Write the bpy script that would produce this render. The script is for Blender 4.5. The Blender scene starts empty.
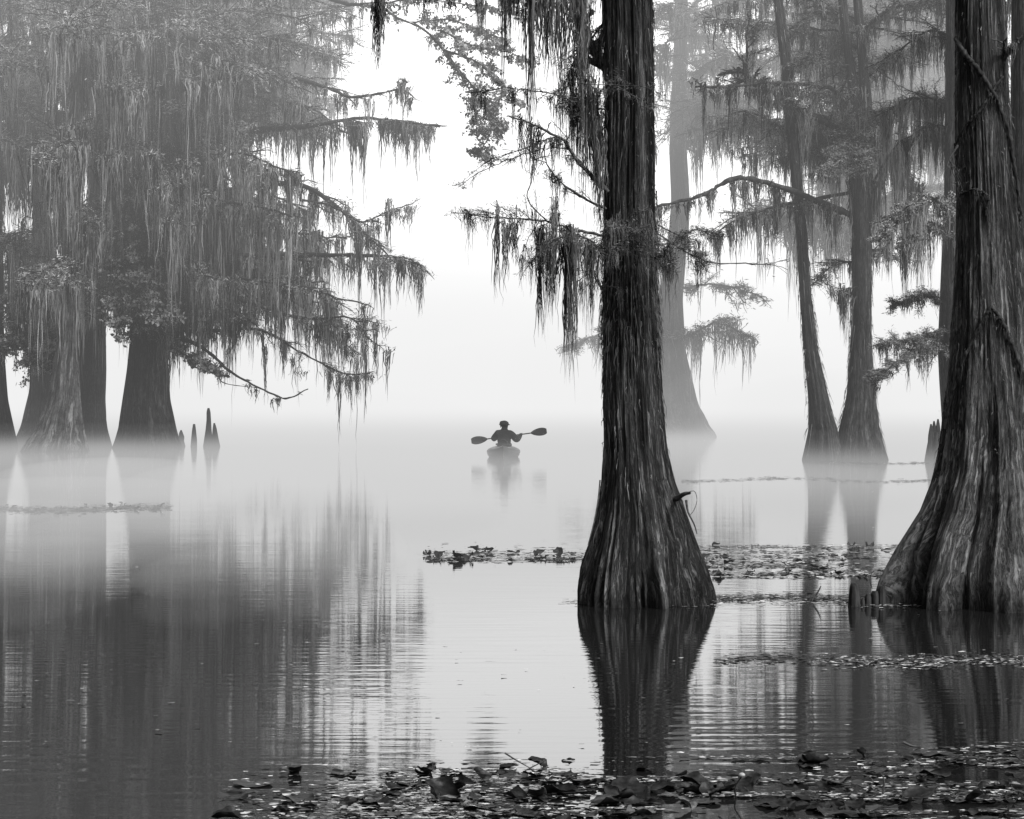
import bpy, math, random
import numpy as np
from mathutils import Vector

random.seed(7)
RNG = np.random.default_rng(11)
sc = bpy.context.scene
COL = sc.collection
F = 2200.0      # focal length in pixels of a 1024 wide frame
H = 400.0       # horizon row
CZ = 1.5        # eye height over the water


def P(px, py, Y):
    return np.array([(px - 512.0) * Y / F, Y, CZ - (py - H) * Y / F])


def water_y(py):
    return F * CZ / (py - H)


# ------------------------------------------------------------------ noise
_T = np.random.default_rng(3).random((32, 32, 32))


def vnoise(p):
    p = np.asarray(p, float)
    i = np.floor(p).astype(int)
    f = p - i
    f = f * f * (3 - 2 * f)
    out = 0
    for dx in (0, 1):
        wx = f[..., 0] if dx else 1 - f[..., 0]
        for dy in (0, 1):
            wy = f[..., 1] if dy else 1 - f[..., 1]
            for dz in (0, 1):
                wz = f[..., 2] if dz else 1 - f[..., 2]
                out = out + wx * wy * wz * _T[(i[..., 0] + dx) % 32, (i[..., 1] + dy) % 32, (i[..., 2] + dz) % 32]
    return out * 2 - 1


def fbm(p, n=3):
    s, a = 0, 1.0
    for k in range(n):
        s = s + a * vnoise(np.asarray(p) * 2 ** k + 7.3 * k)
        a *= .5
    return s


# ------------------------------------------------------------------ materials
def new_mat(name):
    m = bpy.data.materials.new(name)
    m.use_nodes = True
    nt = m.node_tree
    b = nt.nodes['Principled BSDF']
    return m, nt, b


def N(nt, typ, **kw):
    n = nt.nodes.new(typ)
    for k, v in kw.items():
        setattr(n, k, v)
    return n


def ramp(nt, stops):
    r = N(nt, 'ShaderNodeValToRGB')
    els = r.color_ramp.elements
    while len(els) < len(stops):
        els.new(.5)
    for e, (p, v) in zip(els, stops):
        e.position = p
        e.color = (v, v, v, 1)
    return r


def grey(name, lo, hi, scale=(3, 3, 3), rough=.9, trans=0.0, spec=.2, bump=0.0, detail=4, isl=0.0):
    m, nt, b = new_mat(name)
    tc = N(nt, 'ShaderNodeTexCoord')
    mp = N(nt, 'ShaderNodeMapping')
    mp.inputs['Scale'].default_value = scale
    nz = N(nt, 'ShaderNodeTexNoise')
    nz.inputs['Detail'].default_value = detail
    nz.inputs['Scale'].default_value = 1
    r = ramp(nt, [(.3, lo), (.72, hi)])
    L = nt.links.new
    L(tc.outputs['Object'], mp.inputs['Vector'])
    L(mp.outputs[0], nz.inputs['Vector'])
    fac = nz.outputs['Fac']
    if isl:      # every strand or leaf its own tone
        ge = N(nt, 'ShaderNodeNewGeometry')
        ma = N(nt, 'ShaderNodeMath', operation='SUBTRACT')
        L(ge.outputs['Random Per Island'], ma.inputs[0])
        ma.inputs[1].default_value = .55
        mb_ = N(nt, 'ShaderNodeMath', operation='MULTIPLY_ADD')
        L(ma.outputs[0], mb_.inputs[0])
        mb_.inputs[1].default_value = isl
        L(fac, mb_.inputs[2])
        fac = mb_.outputs[0]
    L(fac, r.inputs[0])
    L(r.outputs[0], b.inputs['Base Color'])
    b.inputs['Roughness'].default_value = rough
    b.inputs['Specular IOR Level'].default_value = spec
    if bump:
        bp = N(nt, 'ShaderNodeBump')
        bp.inputs['Strength'].default_value = 1
        bp.inputs['Distance'].default_value = bump
        L(nz.outputs['Fac'], bp.inputs['Height'])
        L(bp.outputs[0], b.inputs['Normal'])
    if trans:
        t = N(nt, 'ShaderNodeBsdfTranslucent')
        mx = N(nt, 'ShaderNodeMixShader')
        mx.inputs[0].default_value = trans
        L(r.outputs[0], t.inputs['Color'])
        L(b.outputs[0], mx.inputs[1])
        L(t.outputs[0], mx.inputs[2])
        L(mx.outputs[0], nt.nodes['Material Output'].inputs[0])
    return m


def bark(name, lo, mid, hi, k=9.0, kz=1.2, bump=.02, wet=0.25):
    """fibrous bark following the flare of the trunk (attribute barkco = cos a, sin a, height)"""
    m, nt, b = new_mat(name)
    L = nt.links.new
    at0 = N(nt, 'ShaderNodeAttribute', attribute_name='barkco')
    wn = N(nt, 'ShaderNodeTexNoise')
    wn.inputs['Scale'].default_value = 2.6
    wn.inputs['Detail'].default_value = 3
    L(at0.outputs['Vector'], wn.inputs['Vector'])
    ws = N(nt, 'ShaderNodeVectorMath', operation='MULTIPLY_ADD')
    L(wn.outputs['Color'], ws.inputs[0])
    ws.inputs[1].default_value = (.2, .2, .3)
    L(at0.outputs['Vector'], ws.inputs[2])

    class at:
        outputs = {'Vector': ws.outputs[0]}
    mp = N(nt, 'ShaderNodeMapping')
    mp.inputs['Scale'].default_value = (k, k, kz)
    n1 = N(nt, 'ShaderNodeTexNoise')
    n1.inputs['Scale'].default_value = 1
    n1.inputs['Detail'].default_value = 8
    n1.inputs['Roughness'].default_value = .72
    n1.inputs['Distortion'].default_value = .4
    mp2 = N(nt, 'ShaderNodeMapping')
    mp2.inputs['Scale'].default_value = (2.3, 2.3, .45)
    n2 = N(nt, 'ShaderNodeTexNoise')
    n2.inputs['Scale'].default_value = 1
    n2.inputs['Detail'].default_value = 5
    n2.inputs['Roughness'].default_value = .6
    mp3 = N(nt, 'ShaderNodeMapping')
    mp3.inputs['Scale'].default_value = (k * 2.7, k * 2.7, kz * 2.2)
    n3 = N(nt, 'ShaderNodeTexNoise')
    n3.inputs['Scale'].default_value = 1
    n3.inputs['Detail'].default_value = 6
    n3.inputs['Roughness'].default_value = .8
    n3.inputs['Distortion'].default_value = .6
    for a, c in ((mp, n1), (mp2, n2), (mp3, n3)):
        L(at.outputs['Vector'], a.inputs['Vector'])
        L(a.outputs[0], c.inputs['Vector'])
    mx = N(nt, 'ShaderNodeMath', operation='MULTIPLY_ADD')
    L(n2.outputs['Fac'], mx.inputs[0])
    mx.inputs[1].default_value = .8
    ad = N(nt, 'ShaderNodeMath', operation='MULTIPLY')
    L(n1.outputs['Fac'], ad.inputs[0])
    ad.inputs[1].default_value = .75
    L(ad.outputs[0], mx.inputs[2])
    m3 = N(nt, 'ShaderNodeMath', operation='MULTIPLY_ADD')
    L(n3.outputs['Fac'], m3.inputs[0])
    m3.inputs[1].default_value = .6
    L(mx.outputs[0], m3.inputs[2])
    r = ramp(nt, [(.2, lo), (.55, mid), (.9, hi)])
    sc9 = N(nt, 'ShaderNodeMapRange')
    sc9.inputs['From Min'].default_value = .76
    sc9.inputs['From Max'].default_value = 1.34
    L(m3.outputs[0], sc9.inputs['Value'])
    L(sc9.outputs[0], r.inputs[0])
    # wet dark band at the water line
    sx = N(nt, 'ShaderNodeSeparateXYZ')
    L(at.outputs['Vector'], sx.inputs[0])
    ah = N(nt, 'ShaderNodeMath', operation='MULTIPLY_ADD')
    L(n1.outputs['Fac'], ah.inputs[0])
    ah.inputs[1].default_value = -wet * .9
    L(sx.outputs[2], ah.inputs[2])
    mr = N(nt, 'ShaderNodeMapRange')
    mr.inputs['From Min'].default_value = -wet * .15
    mr.inputs['From Max'].default_value = wet * .5
    mr.inputs['To Min'].default_value = .3
    mr.inputs['To Max'].default_value = 1
    L(ah.outputs[0], mr.inputs['Value'])
    mm = N(nt, 'ShaderNodeVectorMath', operation='SCALE')
    L(r.outputs[0], mm.inputs[0])
    L(mr.outputs[0], mm.inputs['Scale'])
    # crevices and pale scuffed patches
    c1 = N(nt, 'ShaderNodeMath', operation='SUBTRACT')
    L(n1.outputs['Fac'], c1.inputs[0])
    c1.inputs[1].default_value = .5
    c2 = N(nt, 'ShaderNodeMath', operation='ABSOLUTE')
    L(c1.outputs[0], c2.inputs[0])
    c3 = N(nt, 'ShaderNodeMapRange')
    c3.inputs['From Min'].default_value = .0
    c3.inputs['From Max'].default_value = .045
    c3.inputs['To Min'].default_value = .2
    c3.inputs['To Max'].default_value = 1
    L(c2.outputs[0], c3.inputs['Value'])
    gn = N(nt, 'ShaderNodeTexNoise')
    gn.inputs['Scale'].default_value = 3.2
    gn.inputs['Detail'].default_value = 9
    gn.inputs['Roughness'].default_value = .75
    L(at0.outputs['Vector'], gn.inputs['Vector'])
    g2 = N(nt, 'ShaderNodeMapRange')
    g2.inputs['From Min'].default_value = .36
    g2.inputs['From Max'].default_value = .68
    g2.inputs['To Min'].default_value = .45
    g2.inputs['To Max'].default_value = 1.7
    L(gn.outputs['Fac'], g2.inputs['Value'])
    g3 = N(nt, 'ShaderNodeMath', operation='MULTIPLY')
    L(c3.outputs[0], g3.inputs[0])
    L(g2.outputs[0], g3.inputs[1])
    mm2 = N(nt, 'ShaderNodeVectorMath', operation='SCALE')
    L(mm.outputs[0], mm2.inputs[0])
    L(g3.outputs[0], mm2.inputs['Scale'])
    L(mm2.outputs[0], b.inputs['Base Color'])
    b.inputs['Roughness'].default_value = .85
    b.inputs['Specular IOR Level'].default_value = .25
    bp = N(nt, 'ShaderNodeBump')
    bp.inputs['Distance'].default_value = bump
    bp.inputs['Strength'].default_value = 1
    hb = N(nt, 'ShaderNodeMath', operation='MULTIPLY_ADD')
    L(c3.outputs[0], hb.inputs[0])
    hb.inputs[1].default_value = .35
    L(m3.outputs[0], hb.inputs[2])
    L(hb.outputs[0], bp.inputs['Height'])
    L(bp.outputs[0], b.inputs['Normal'])
    return m


M = {}
M['bark_near'] = bark('cypress bark near', .005, .06, .34, k=25, kz=3.0, bump=.022, wet=.22)
M['bark_right'] = bark('cypress bark pale', .012, .13, .42, k=22, kz=2.8, bump=.022, wet=.42)
M['bark_far'] = bark('cypress bark', .03, .07, .16, k=7, kz=.6, bump=.04, wet=.4)
M['bark_slim'] = bark('slim cypress bark', .05, .16, .36, k=7, kz=.6, bump=.04, wet=.4)
M['bark_hazed'] = bark('cypress bark hazed', .04, .10, .2, k=7, kz=.6, bump=.04, wet=.4)  # paler bark: haze over the trunks behind is put into the colour
M['branch'] = grey('branch bark', .02, .08, (8, 8, 8))
M['branch_near'] = grey('branch bark near', .03, .16, (40, 40, 40), bump=.004)
M['moss'] = grey('hanging moss', .015, .42, (1.3, 1.3, .3), trans=.2, isl=.4)
M['moss_near'] = grey('hanging moss near', .02, .42, (9, 9, 1.5), trans=.42, isl=.5)
M['needles'] = grey('cypress needles', .03, .45, (.8, .8, 1.3), trans=.25, isl=.3)
M['needles_near'] = grey('cypress needles near', .02, .4, (14, 14, 14), trans=.3, rough=.6, isl=.4)
M['moss_grove'] = grey('hanging moss of the grove', .012, .6, (1.1, 1.1, .3), trans=.2, isl=.45)  # brighter copy of the moss, makes up in colour for sunlight lost in haze
M['needles_grove'] = grey('cypress needles of the grove', .03, .85, (.7, .7, 1.2), trans=.25, isl=.35)  # needles brightened likewise, lighting put into their colour
M['knee'] = grey('cypress knee bark', .008, .09, (22, 22, 6), bump=.01)
M['leaf'] = grey('broad leaves', .06, .75, (2.0, 2.0, 2.0), trans=.35, rough=.5, spec=.4, isl=.5)
M['pad_dark'] = grey('old lily pad dark', .003, .028, (3, 3, 3), rough=.5, spec=.3, bump=.003)
M['pad_pale'] = grey('old lily pad pale', .05, .2, (3, 3, 3), rough=.5, spec=.3, bump=.003)
M['flake_dark'] = grey('duckweed dark', .004, .07, (6, 6, 6), rough=.45, isl=.3)
M['flake_pale'] = grey('duckweed and glints pale', .15, .8, (12, 12, 12), rough=.4, spec=.6, isl=.6)  # pale debris, and sky glints painted as bright flake colour
M['cloth'] = grey('jacket cloth', .015, .035, (9, 9, 9))
M['skin'] = grey('skin', .1, .14, (9, 9, 9), rough=.6)
M['hull'] = grey('kayak plastic', .015, .03, (2, 2, 2), rough=.4, spec=.5)
M['paddle'] = grey('paddle blade', .02, .03, (2, 2, 2), rough=.5)
M['vine'] = grey('old vine', .015, .09, (40, 40, 12), bump=.006)


# ------------------------------------------------------------------ mesh buffer
class MB:
    def __init__(s):
        s.v, s.q, s.n, s.att = [], [], 0, []

    def add(s, v, q, att=None):
        v = np.asarray(v, float).reshape(-1, 3)
        s.v.append(v)
        s.q.append(np.asarray(q, int).reshape(-1, 4) + s.n)
        s.n += len(v)
        if att is not None:
            s.att.append(np.asarray(att, float).reshape(-1, 3))

    def build(s, name, mat, parent=None, smooth=True, origin=None):
        if not s.v:
            return None
        v = np.concatenate(s.v)
        q = np.concatenate(s.q)
        if parent is not None:
            w = np.array(parent_world(parent))
        else:
            w = np.zeros(3) if origin is None else np.array(origin)
        v = v - w
        me = bpy.data.meshes.new(name)
        me.vertices.add(len(v))
        me.vertices.foreach_set('co', v.astype(np.float32).ravel())
        me.loops.add(q.size)
        me.loops.foreach_set('vertex_index', q.astype(np.int32).ravel())
        me.polygons.add(len(q))
        me.polygons.foreach_set('loop_start', np.arange(0, q.size, 4, dtype=np.int32))
        me.polygons.foreach_set('use_smooth', np.full(len(q), smooth))
        if s.att:
            a = me.attributes.new('barkco', 'FLOAT_VECTOR', 'POINT')
            a.data.foreach_set('vector', np.concatenate(s.att).astype(np.float32).ravel())
        me.update(calc_edges=True)
        me.materials.append(mat)
        o = bpy.data.objects.new(name, me)
        COL.objects.link(o)
        if parent is not None:
            o.parent = parent
        else:
            o.location = w
        return o


def parent_world(o):
    p = Vector((0, 0, 0))
    while o is not None:
        p = p + o.location
        o = o.parent
    return p


def tag(o, label=None, cat=None, group=None, kind=None):
    if label:
        o['label'] = label
    if cat:
        o['category'] = cat
    if group:
        o['group'] = group
    if kind:
        o['kind'] = kind
    return o


def empty(name, loc, label, cat, group=None):
    o = bpy.data.objects.new(name, None)
    COL.objects.link(o)
    o.location = loc
    o.empty_display_size = .2
    return tag(o, label, cat, group)


def frames(p):
    t = np.gradient(p, axis=0)
    t /= np.linalg.norm(t, axis=1)[:, None] + 1e-9
    up = np.array([0, 0, 1.0])
    if abs(t[:, 2]).mean() > .8:
        up = np.array([0, 1.0, 0])
    a = np.cross(t, up)
    a /= np.linalg.norm(a, axis=1)[:, None] + 1e-9
    b = np.cross(a, t)
    return t, a, b


def tube(mb, p, r, k=6):
    p = np.asarray(p, float)
    r = np.broadcast_to(np.asarray(r, float), (len(p),))
    _, a, b = frames(p)
    th = np.arange(k) * 2 * math.pi / k
    v = p[:, None] + r[:, None, None] * (np.cos(th)[None, :, None] * a[:, None] + np.sin(th)[None, :, None] * b[:, None])
    n = len(p)
    i = np.arange(n - 1)[:, None]
    j = np.arange(k)[None]
    q = np.stack([i * k + j, i * k + (j + 1) % k, (i + 1) * k + (j + 1) % k, (i + 1) * k + j], -1)
    att = np.stack([np.broadcast_to(np.cos(th), (n, k)), np.broadcast_to(np.sin(th), (n, k)),
                    np.broadcast_to(np.linspace(0, 1, n)[:, None], (n, k))], -1)
    mb.add(v, q)


def spline(pts, n):
    """smooth resample of a polyline (Catmull-Rom)"""
    pts = np.asarray(pts, float)
    if len(pts) == 2:
        t = np.linspace(0, 1, n)[:, None]
        return pts[0] * (1 - t) + pts[1] * t
    e = np.vstack([2 * pts[0] - pts[1], pts, 2 * pts[-1] - pts[-2]])
    out = []
    m = len(pts) - 1
    for u in np.linspace(0, m - 1e-6, n):
        i = int(u)
        f = u - i
        a, b, c, d = e[i:i + 4]
        out.append(.5 * ((2 * b) + (-a + c) * f + (2 * a - 5 * b + 4 * c - d) * f ** 2 + (-a + 3 * b - 3 * c + d) * f ** 3))
    return np.array(out)


def strands(mb, start, length, width, wig=.05, seg=8, lean=None):
    """thin tapering ribbons that hang down from every start point"""
    start = np.asarray(start, float)
    m = len(start)
    if m == 0:
        return
    L = np.broadcast_to(length, (m,))
    t = np.linspace(0, 1, seg)[None, :, None]
    ph = RNG.random((m, 1, 2)) * 6.28
    am = (RNG.random((m, 1, 2)) - .5) * 2
    off = wig * am * np.sin(t * (3 + 5 * RNG.random((m, 1, 2))) + ph) * (t ** .7) * np.minimum(1, L[:, None, None] * 2)
    p = np.repeat(start[:, None], seg, 1)
    walk = np.cumsum(RNG.normal(0, 1, (m, seg, 2)), 1)
    walk -= walk[:, :1]
    off = off * .7 + walk * wig * .28
    p[..., :2] += off
    p[..., 2] -= (t[..., 0] * L[:, None])
    if lean is not None:
        p += lean[:, None] * t
    ang = RNG.random(m) * math.pi
    side = np.stack([np.cos(ang), np.sin(ang) * .5, np.zeros(m)], -1)[:, None]
    w = np.broadcast_to(width, (m,))[:, None] * ((1 - t[..., 0]) ** .6 * .95 + .05) * (.55 + .6 * RNG.random((m, seg))) * .5
    v = np.stack([p - side * w[..., None], p + side * w[..., None]], 2)      # m,seg,2,3
    b = (np.arange(m) * seg * 2)[:, None] + (np.arange(seg - 1) * 2)[None]
    q = np.stack([b, b + 1, b + 3, b + 2], -1)
    mb.add(v, q)


def moss(mb, anchors, length, width, n=10, spread=.12):
    """one tapering clump of strands per anchor"""
    anchors = np.asarray(anchors, float)
    m = len(anchors)
    if m == 0:
        return
    length = np.broadcast_to(length, (m,)) * np.clip(np.exp(RNG.normal(-.35, .55, m)), .15, 1.7)
    a = np.repeat(anchors, n, 0)
    sp = np.repeat(spread * RNG.uniform(.3, 1.8, m), n)
    o = RNG.normal(0, 1, (m * n, 2)) * .5
    a[:, :2] += o * sp[:, None]
    a[:, 2] -= RNG.random(m * n) * .12 * np.repeat(length, n)
    L = np.repeat(length, n) * np.where(RNG.random(m * n) < .35, .45, 1.0) * RNG.random(m * n) ** .55 * np.exp(-(np.abs(o[:, 0])) * 1.1)
    lean = np.zeros((m * n, 3))
    lean[:, :2] = -o * sp[:, None] * .5
    strands(mb, a, L, width, wig=spread * .35, lean=lean)


def leaves(mb, c, size, aspect=.35, flat=.0, droop=0.0):
    """small rhombic leaves at the points c"""
    c = np.asarray(c, float)
    m = len(c)
    if m == 0:
        return
    d = RNG.normal(0, 1, (m, 3))
    d[:, 2] = d[:, 2] * (1 - flat) - droop
    d /= np.linalg.norm(d, axis=1)[:, None]
    e = RNG.normal(0, 1, (m, 3))
    e[:, 2] *= (1 - flat)
    e = np.cross(d, np.cross(e, d))
    e /= np.linalg.norm(e, axis=1)[:, None]
    s = (size * RNG.uniform(.5, 1.4, m))[:, None]
    v = np.stack([c, c + d * s * .5 + e * s * aspect * .5, c + d * s, c + d * s * .5 - e * s * aspect * .5], 1)
    mb.add(v, np.arange(m * 4).reshape(m, 4))


# ------------------------------------------------------------------ trunks
class Trunk:
    """profile rows (py, left, right) in the tree's own plane at distance Y"""
    def __init__(s, Y, rows, flute=.12, nfl=9, seed=0, fine=0.0, na=96, nh=120, base=True):
        s.Y = Y
        rows = sorted(rows, key=lambda r: -r[0])
        s.py = np.array([r[0] for r in rows], float)
        s.cx = np.array([(r[1] + r[2]) / 2 for r in rows])
        s.rr = np.array([(r[2] - r[1]) / 2 for r in rows])
        s.z = CZ - (s.py - H) * Y / F
        s.x = (s.cx - 512) * Y / F
        s.r = s.rr * Y / F
        s.par = (flute, nfl, seed, fine, na, nh)
        s.base = np.array([s.x[0], Y, 0.0])
        s.curve = base

    def cr(s, z):
        x = np.interp(z, s.z, s.x)
        r = np.interp(z, s.z, s.r)
        return x, r

    def mesh(s, mb, cap=False):
        flute, nfl, seed, fine, na, nh = s.par
        z0 = s.z[0] - .25
        u = np.linspace(0, 1, nh)
        z = z0 + (s.z[-1] - z0) * (u ** 1.25)
        x, r = s.cr(z)
        for _ in range(2):
            x[1:-1] = (x[:-2] + 2 * x[1:-1] + x[2:]) / 4
            r[1:-1] = (r[:-2] + 2 * r[1:-1] + r[2:]) / 4
        a = np.linspace(0, 2 * math.pi, na, endpoint=False) + math.pi / 2
        A, Z = np.meshgrid(a, z)
        R = np.repeat(r[:, None], na, 1)
        rmin = np.median(s.r)
        fl = flute * np.clip((R / rmin - .8), .25, 2.0)
        p = np.stack([np.cos(A) * nfl / 6.3 + seed, np.sin(A) * nfl / 6.3, Z * .25 + seed], -1)
        n1 = vnoise(p)
        rid = 1 - np.abs(n1) * 2.0
        p2 = np.stack([np.cos(A) * nfl / 2.4, np.sin(A) * nfl / 2.4 + seed, Z * .4], -1)
        n2 = 1 - np.abs(vnoise(p2)) * 2
        k = 1 + fl * (rid - .75) + fl * .45 * (n2 - .6)
        if fine:
            p3 = np.stack([np.cos(A) * 9 + seed, np.sin(A) * 9, Z * 1.6], -1)
            p4 = np.stack([np.cos(A) * 22, np.sin(A) * 22 + seed, Z * 3.0], -1)
            k = k + fine * (1 - np.abs(vnoise(p3)) * 2.2) + fine * .6 * vnoise(p4)
        Rk = R * k
        V = np.stack([x[:, None] + np.cos(A) * Rk, s.Y + np.sin(A) * Rk, Z], -1)
        i = np.arange(nh - 1)[:, None]
        j = np.arange(na)[None]
        q = np.stack([i * na + j, i * na + (j + 1) % na, (i + 1) * na + (j + 1) % na, (i + 1) * na + j], -1)
        att = np.stack([np.cos(A) + seed, np.sin(A), Z / max(rmin, .2) * .5 if False else Z], -1)
        mb.add(V, q, att)
        if cap:
            c = V[-1].mean(0)
            vv = np.vstack([V[-1], [c]])
            qq = np.array([[j, (j + 1) % na, na, na] for j in range(0, na)])
            # close with quads fanning over two rim steps
            qq = np.array([[j, j + 1, (j + 2) % na, na] for j in range(0, na - 1, 2)])
            at2 = np.vstack([att[-1], [att[-1].mean(0)]])
            mb.add(vv, qq, at2)

    def surf(s, px, py, off=.01, side=-1):
        z = CZ - (py - H) * s.Y / F
        x0, r = s.cr(z)
        x = (px - 512) * s.Y / F
        d = np.clip((x - x0) / r, -1, 1)
        return np.array([x0 + d * (r + off), s.Y + side * math.sqrt(max(0, 1 - d * d)) * (r + off), z])


# ------------------------------------------------------------------ limbs
def limb(tree, pts, r0, r1, Y=None, dy=0.0, kind='needle', sc_=1.0, twigs=14, tl=1.0, fol=10, mossn=6, mossl=1.0,
         mat=None, mmat=None, fmat=None, wob=.03, droop=-.15, leaf=.1, strandw=.03, mossk=10, fold=None, upw=.3,
         bare=0.0, name='branch', mossbr=.5):
    """branch polyline given as picture points in the tree's plane, bending by dy metres in depth;
    twigs, foliage and moss grow from it"""
    Y0 = Y if Y is not None else tree['_Y']
    mossn = int(mossn * 1.3)
    n0 = len(pts)
    w = []
    for i, p in enumerate(pts):
        w.append(P(p[0], p[1], Y0 + dy * i / (n0 - 1)))
    path = spline(w, max(12, 5 * n0))
    L = np.linalg.norm(np.diff(path, axis=0), axis=1).sum()
    path[1:-1] += RNG.normal(0, 1, path[1:-1].shape) * wob * L * .12
    mb = MB()
    n = len(path)
    rr = np.linspace(r0, r1, n) * (.72 if Y0 > 30 else .9) * RNG.uniform(.72, 1.28, n)
    tube(mb, path, rr, 7)
    t, a, b = frames(path)
    fp, ma = [], []
    tips = []
    for k in range(twigs):
        u = bare + (1 - bare) * (k + RNG.random()) / twigs
        i = min(n - 2, int(u * (n - 1)))
        f = u * (n - 1) - i
        p0 = path[i] * (1 - f) + path[i + 1] * f
        s = 1 if RNG.random() < .5 else -1
        d = t[i] * RNG.uniform(.2, 1.0) + a[i] * s * RNG.uniform(.3, 1.1) + np.array([0, 0, RNG.normal(0, upw)])
        d /= np.linalg.norm(d)
        l = tl * RNG.uniform(.35, 1.15) * (1.1 - .55 * u)
        m_ = 6
        tt = np.linspace(0, 1, m_)[:, None]
        tp = p0 + d * l * tt + np.array([0, 0, droop * l]) * tt ** 2 + RNG.normal(0, .035 * l, (m_, 3)) * tt
        tube(mb, tp, np.linspace(max(r1 * .9, r0 * .25), max(r1 * .25, .002), m_), 4)
        tips.append(tp)
        # side twiglets
        for j in range(3):
            q0 = tp[1 + j]
            d2 = d + RNG.normal(0, .6, 3) * np.array([1, 1, .6])
            d2 /= np.linalg.norm(d2)
            l2 = l * RNG.uniform(.25, .5)
            tq = q0 + d2 * l2 * np.linspace(0, 1, 4)[:, None] + np.array([0, 0, droop * l2]) * np.linspace(0, 1, 4)[:, None] ** 2
            tube(mb, tq, np.linspace(r1 * .5, max(r1 * .2, .0015), 4), 3)
            tips.append(tq)
    o = mb.build(name, mat or M['branch'], tree)
    if tips and fol:
        c = []
        for tp in tips:
            m_ = max(1, int(fol * (1.0 if len(tp) == 6 else .5) * (1.5 if kind == 'needle' else 1)))
            u = RNG.random(m_) * (len(tp) - 1)
            i = np.minimum(u.astype(int), len(tp) - 2)
            f = (u - i)[:, None]
            c.append(tp[i] * (1 - f) + tp[i + 1] * f + RNG.normal(0, 1, (m_, 3)) * np.array([.09, .09, .035]) * tl * (1 if kind == 'needle' else .8))
        c = np.concatenate(c)
        fb = MB()
        if kind == 'needle':
            leaves(fb, c, leaf, .17, flat=.55, droop=.1)
        else:
            leaves(fb, c, leaf, .62, flat=.1, droop=.3)
        fb.build('foliage', fmat or M['needles'], o, smooth=False)
    if mossn:
        anc = []
        pool = [path] * 2 + tips if tips else [path]
        for _ in range(mossn):
            if RNG.random() < mossbr or not tips:
                u = bare * .6 + (1 - bare * .6) * RNG.random()
                i = min(n - 2, int(u * (n - 1)))
                f = u * (n - 1) - i
                anc.append(path[i] * (1 - f) + path[i + 1] * f)
            else:
                tp = tips[RNG.integers(len(tips))]
                anc.append(tp[RNG.integers(1, len(tp))])
        anc = np.array(sorted(anc, key=lambda q: q[0]))
        cuts = [0] + [i + 1 for i in range(len(anc) - 1) if anc[i + 1][0] - anc[i][0] > .55 * sc_] + [len(anc)]
        for i0, i1 in zip(cuts[:-1], cuts[1:]):
            m2 = MB()
            moss(m2, anc[i0:i1], mossl, strandw, mossk, spread=.14 * sc_)
            m2.build('hanging_moss', mmat or M['moss'], o, smooth=False)
    return o


def tree(name, T, label, mat, cat='tree', group=None):
    e = empty(name, T.base, label, cat, group)
    e['_Y'] = T.Y
    mb = MB()
    T.mesh(mb)
    mb.build('trunk', mat, e)
    return e


# far style defaults
FAR = dict(sc_=1.6, strandw=.05, leaf=.16, mossk=18)


def sub(**k):
    d = dict(FAR)
    d.update(k)
    return d


# ================================================================== SETTING
def plane(name, x0, x1, y0, y1, z, mat, nx=1, ny=1):
    mb = MB()
    xs = np.linspace(x0, x1, nx + 1)
    ys = np.linspace(y0, y1, ny + 1)
    X, Yy = np.meshgrid(xs, ys)
    v = np.stack([X, Yy, np.full_like(X, z)], -1)
    i = np.arange(ny)[:, None]
    j = np.arange(nx)[None]
    w = nx + 1
    q = np.stack([i * w + j, i * w + j + 1, (i + 1) * w + j + 1, (i + 1) * w + j], -1)
    mb.add(v, q)
    return mb.build(name, mat)


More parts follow.
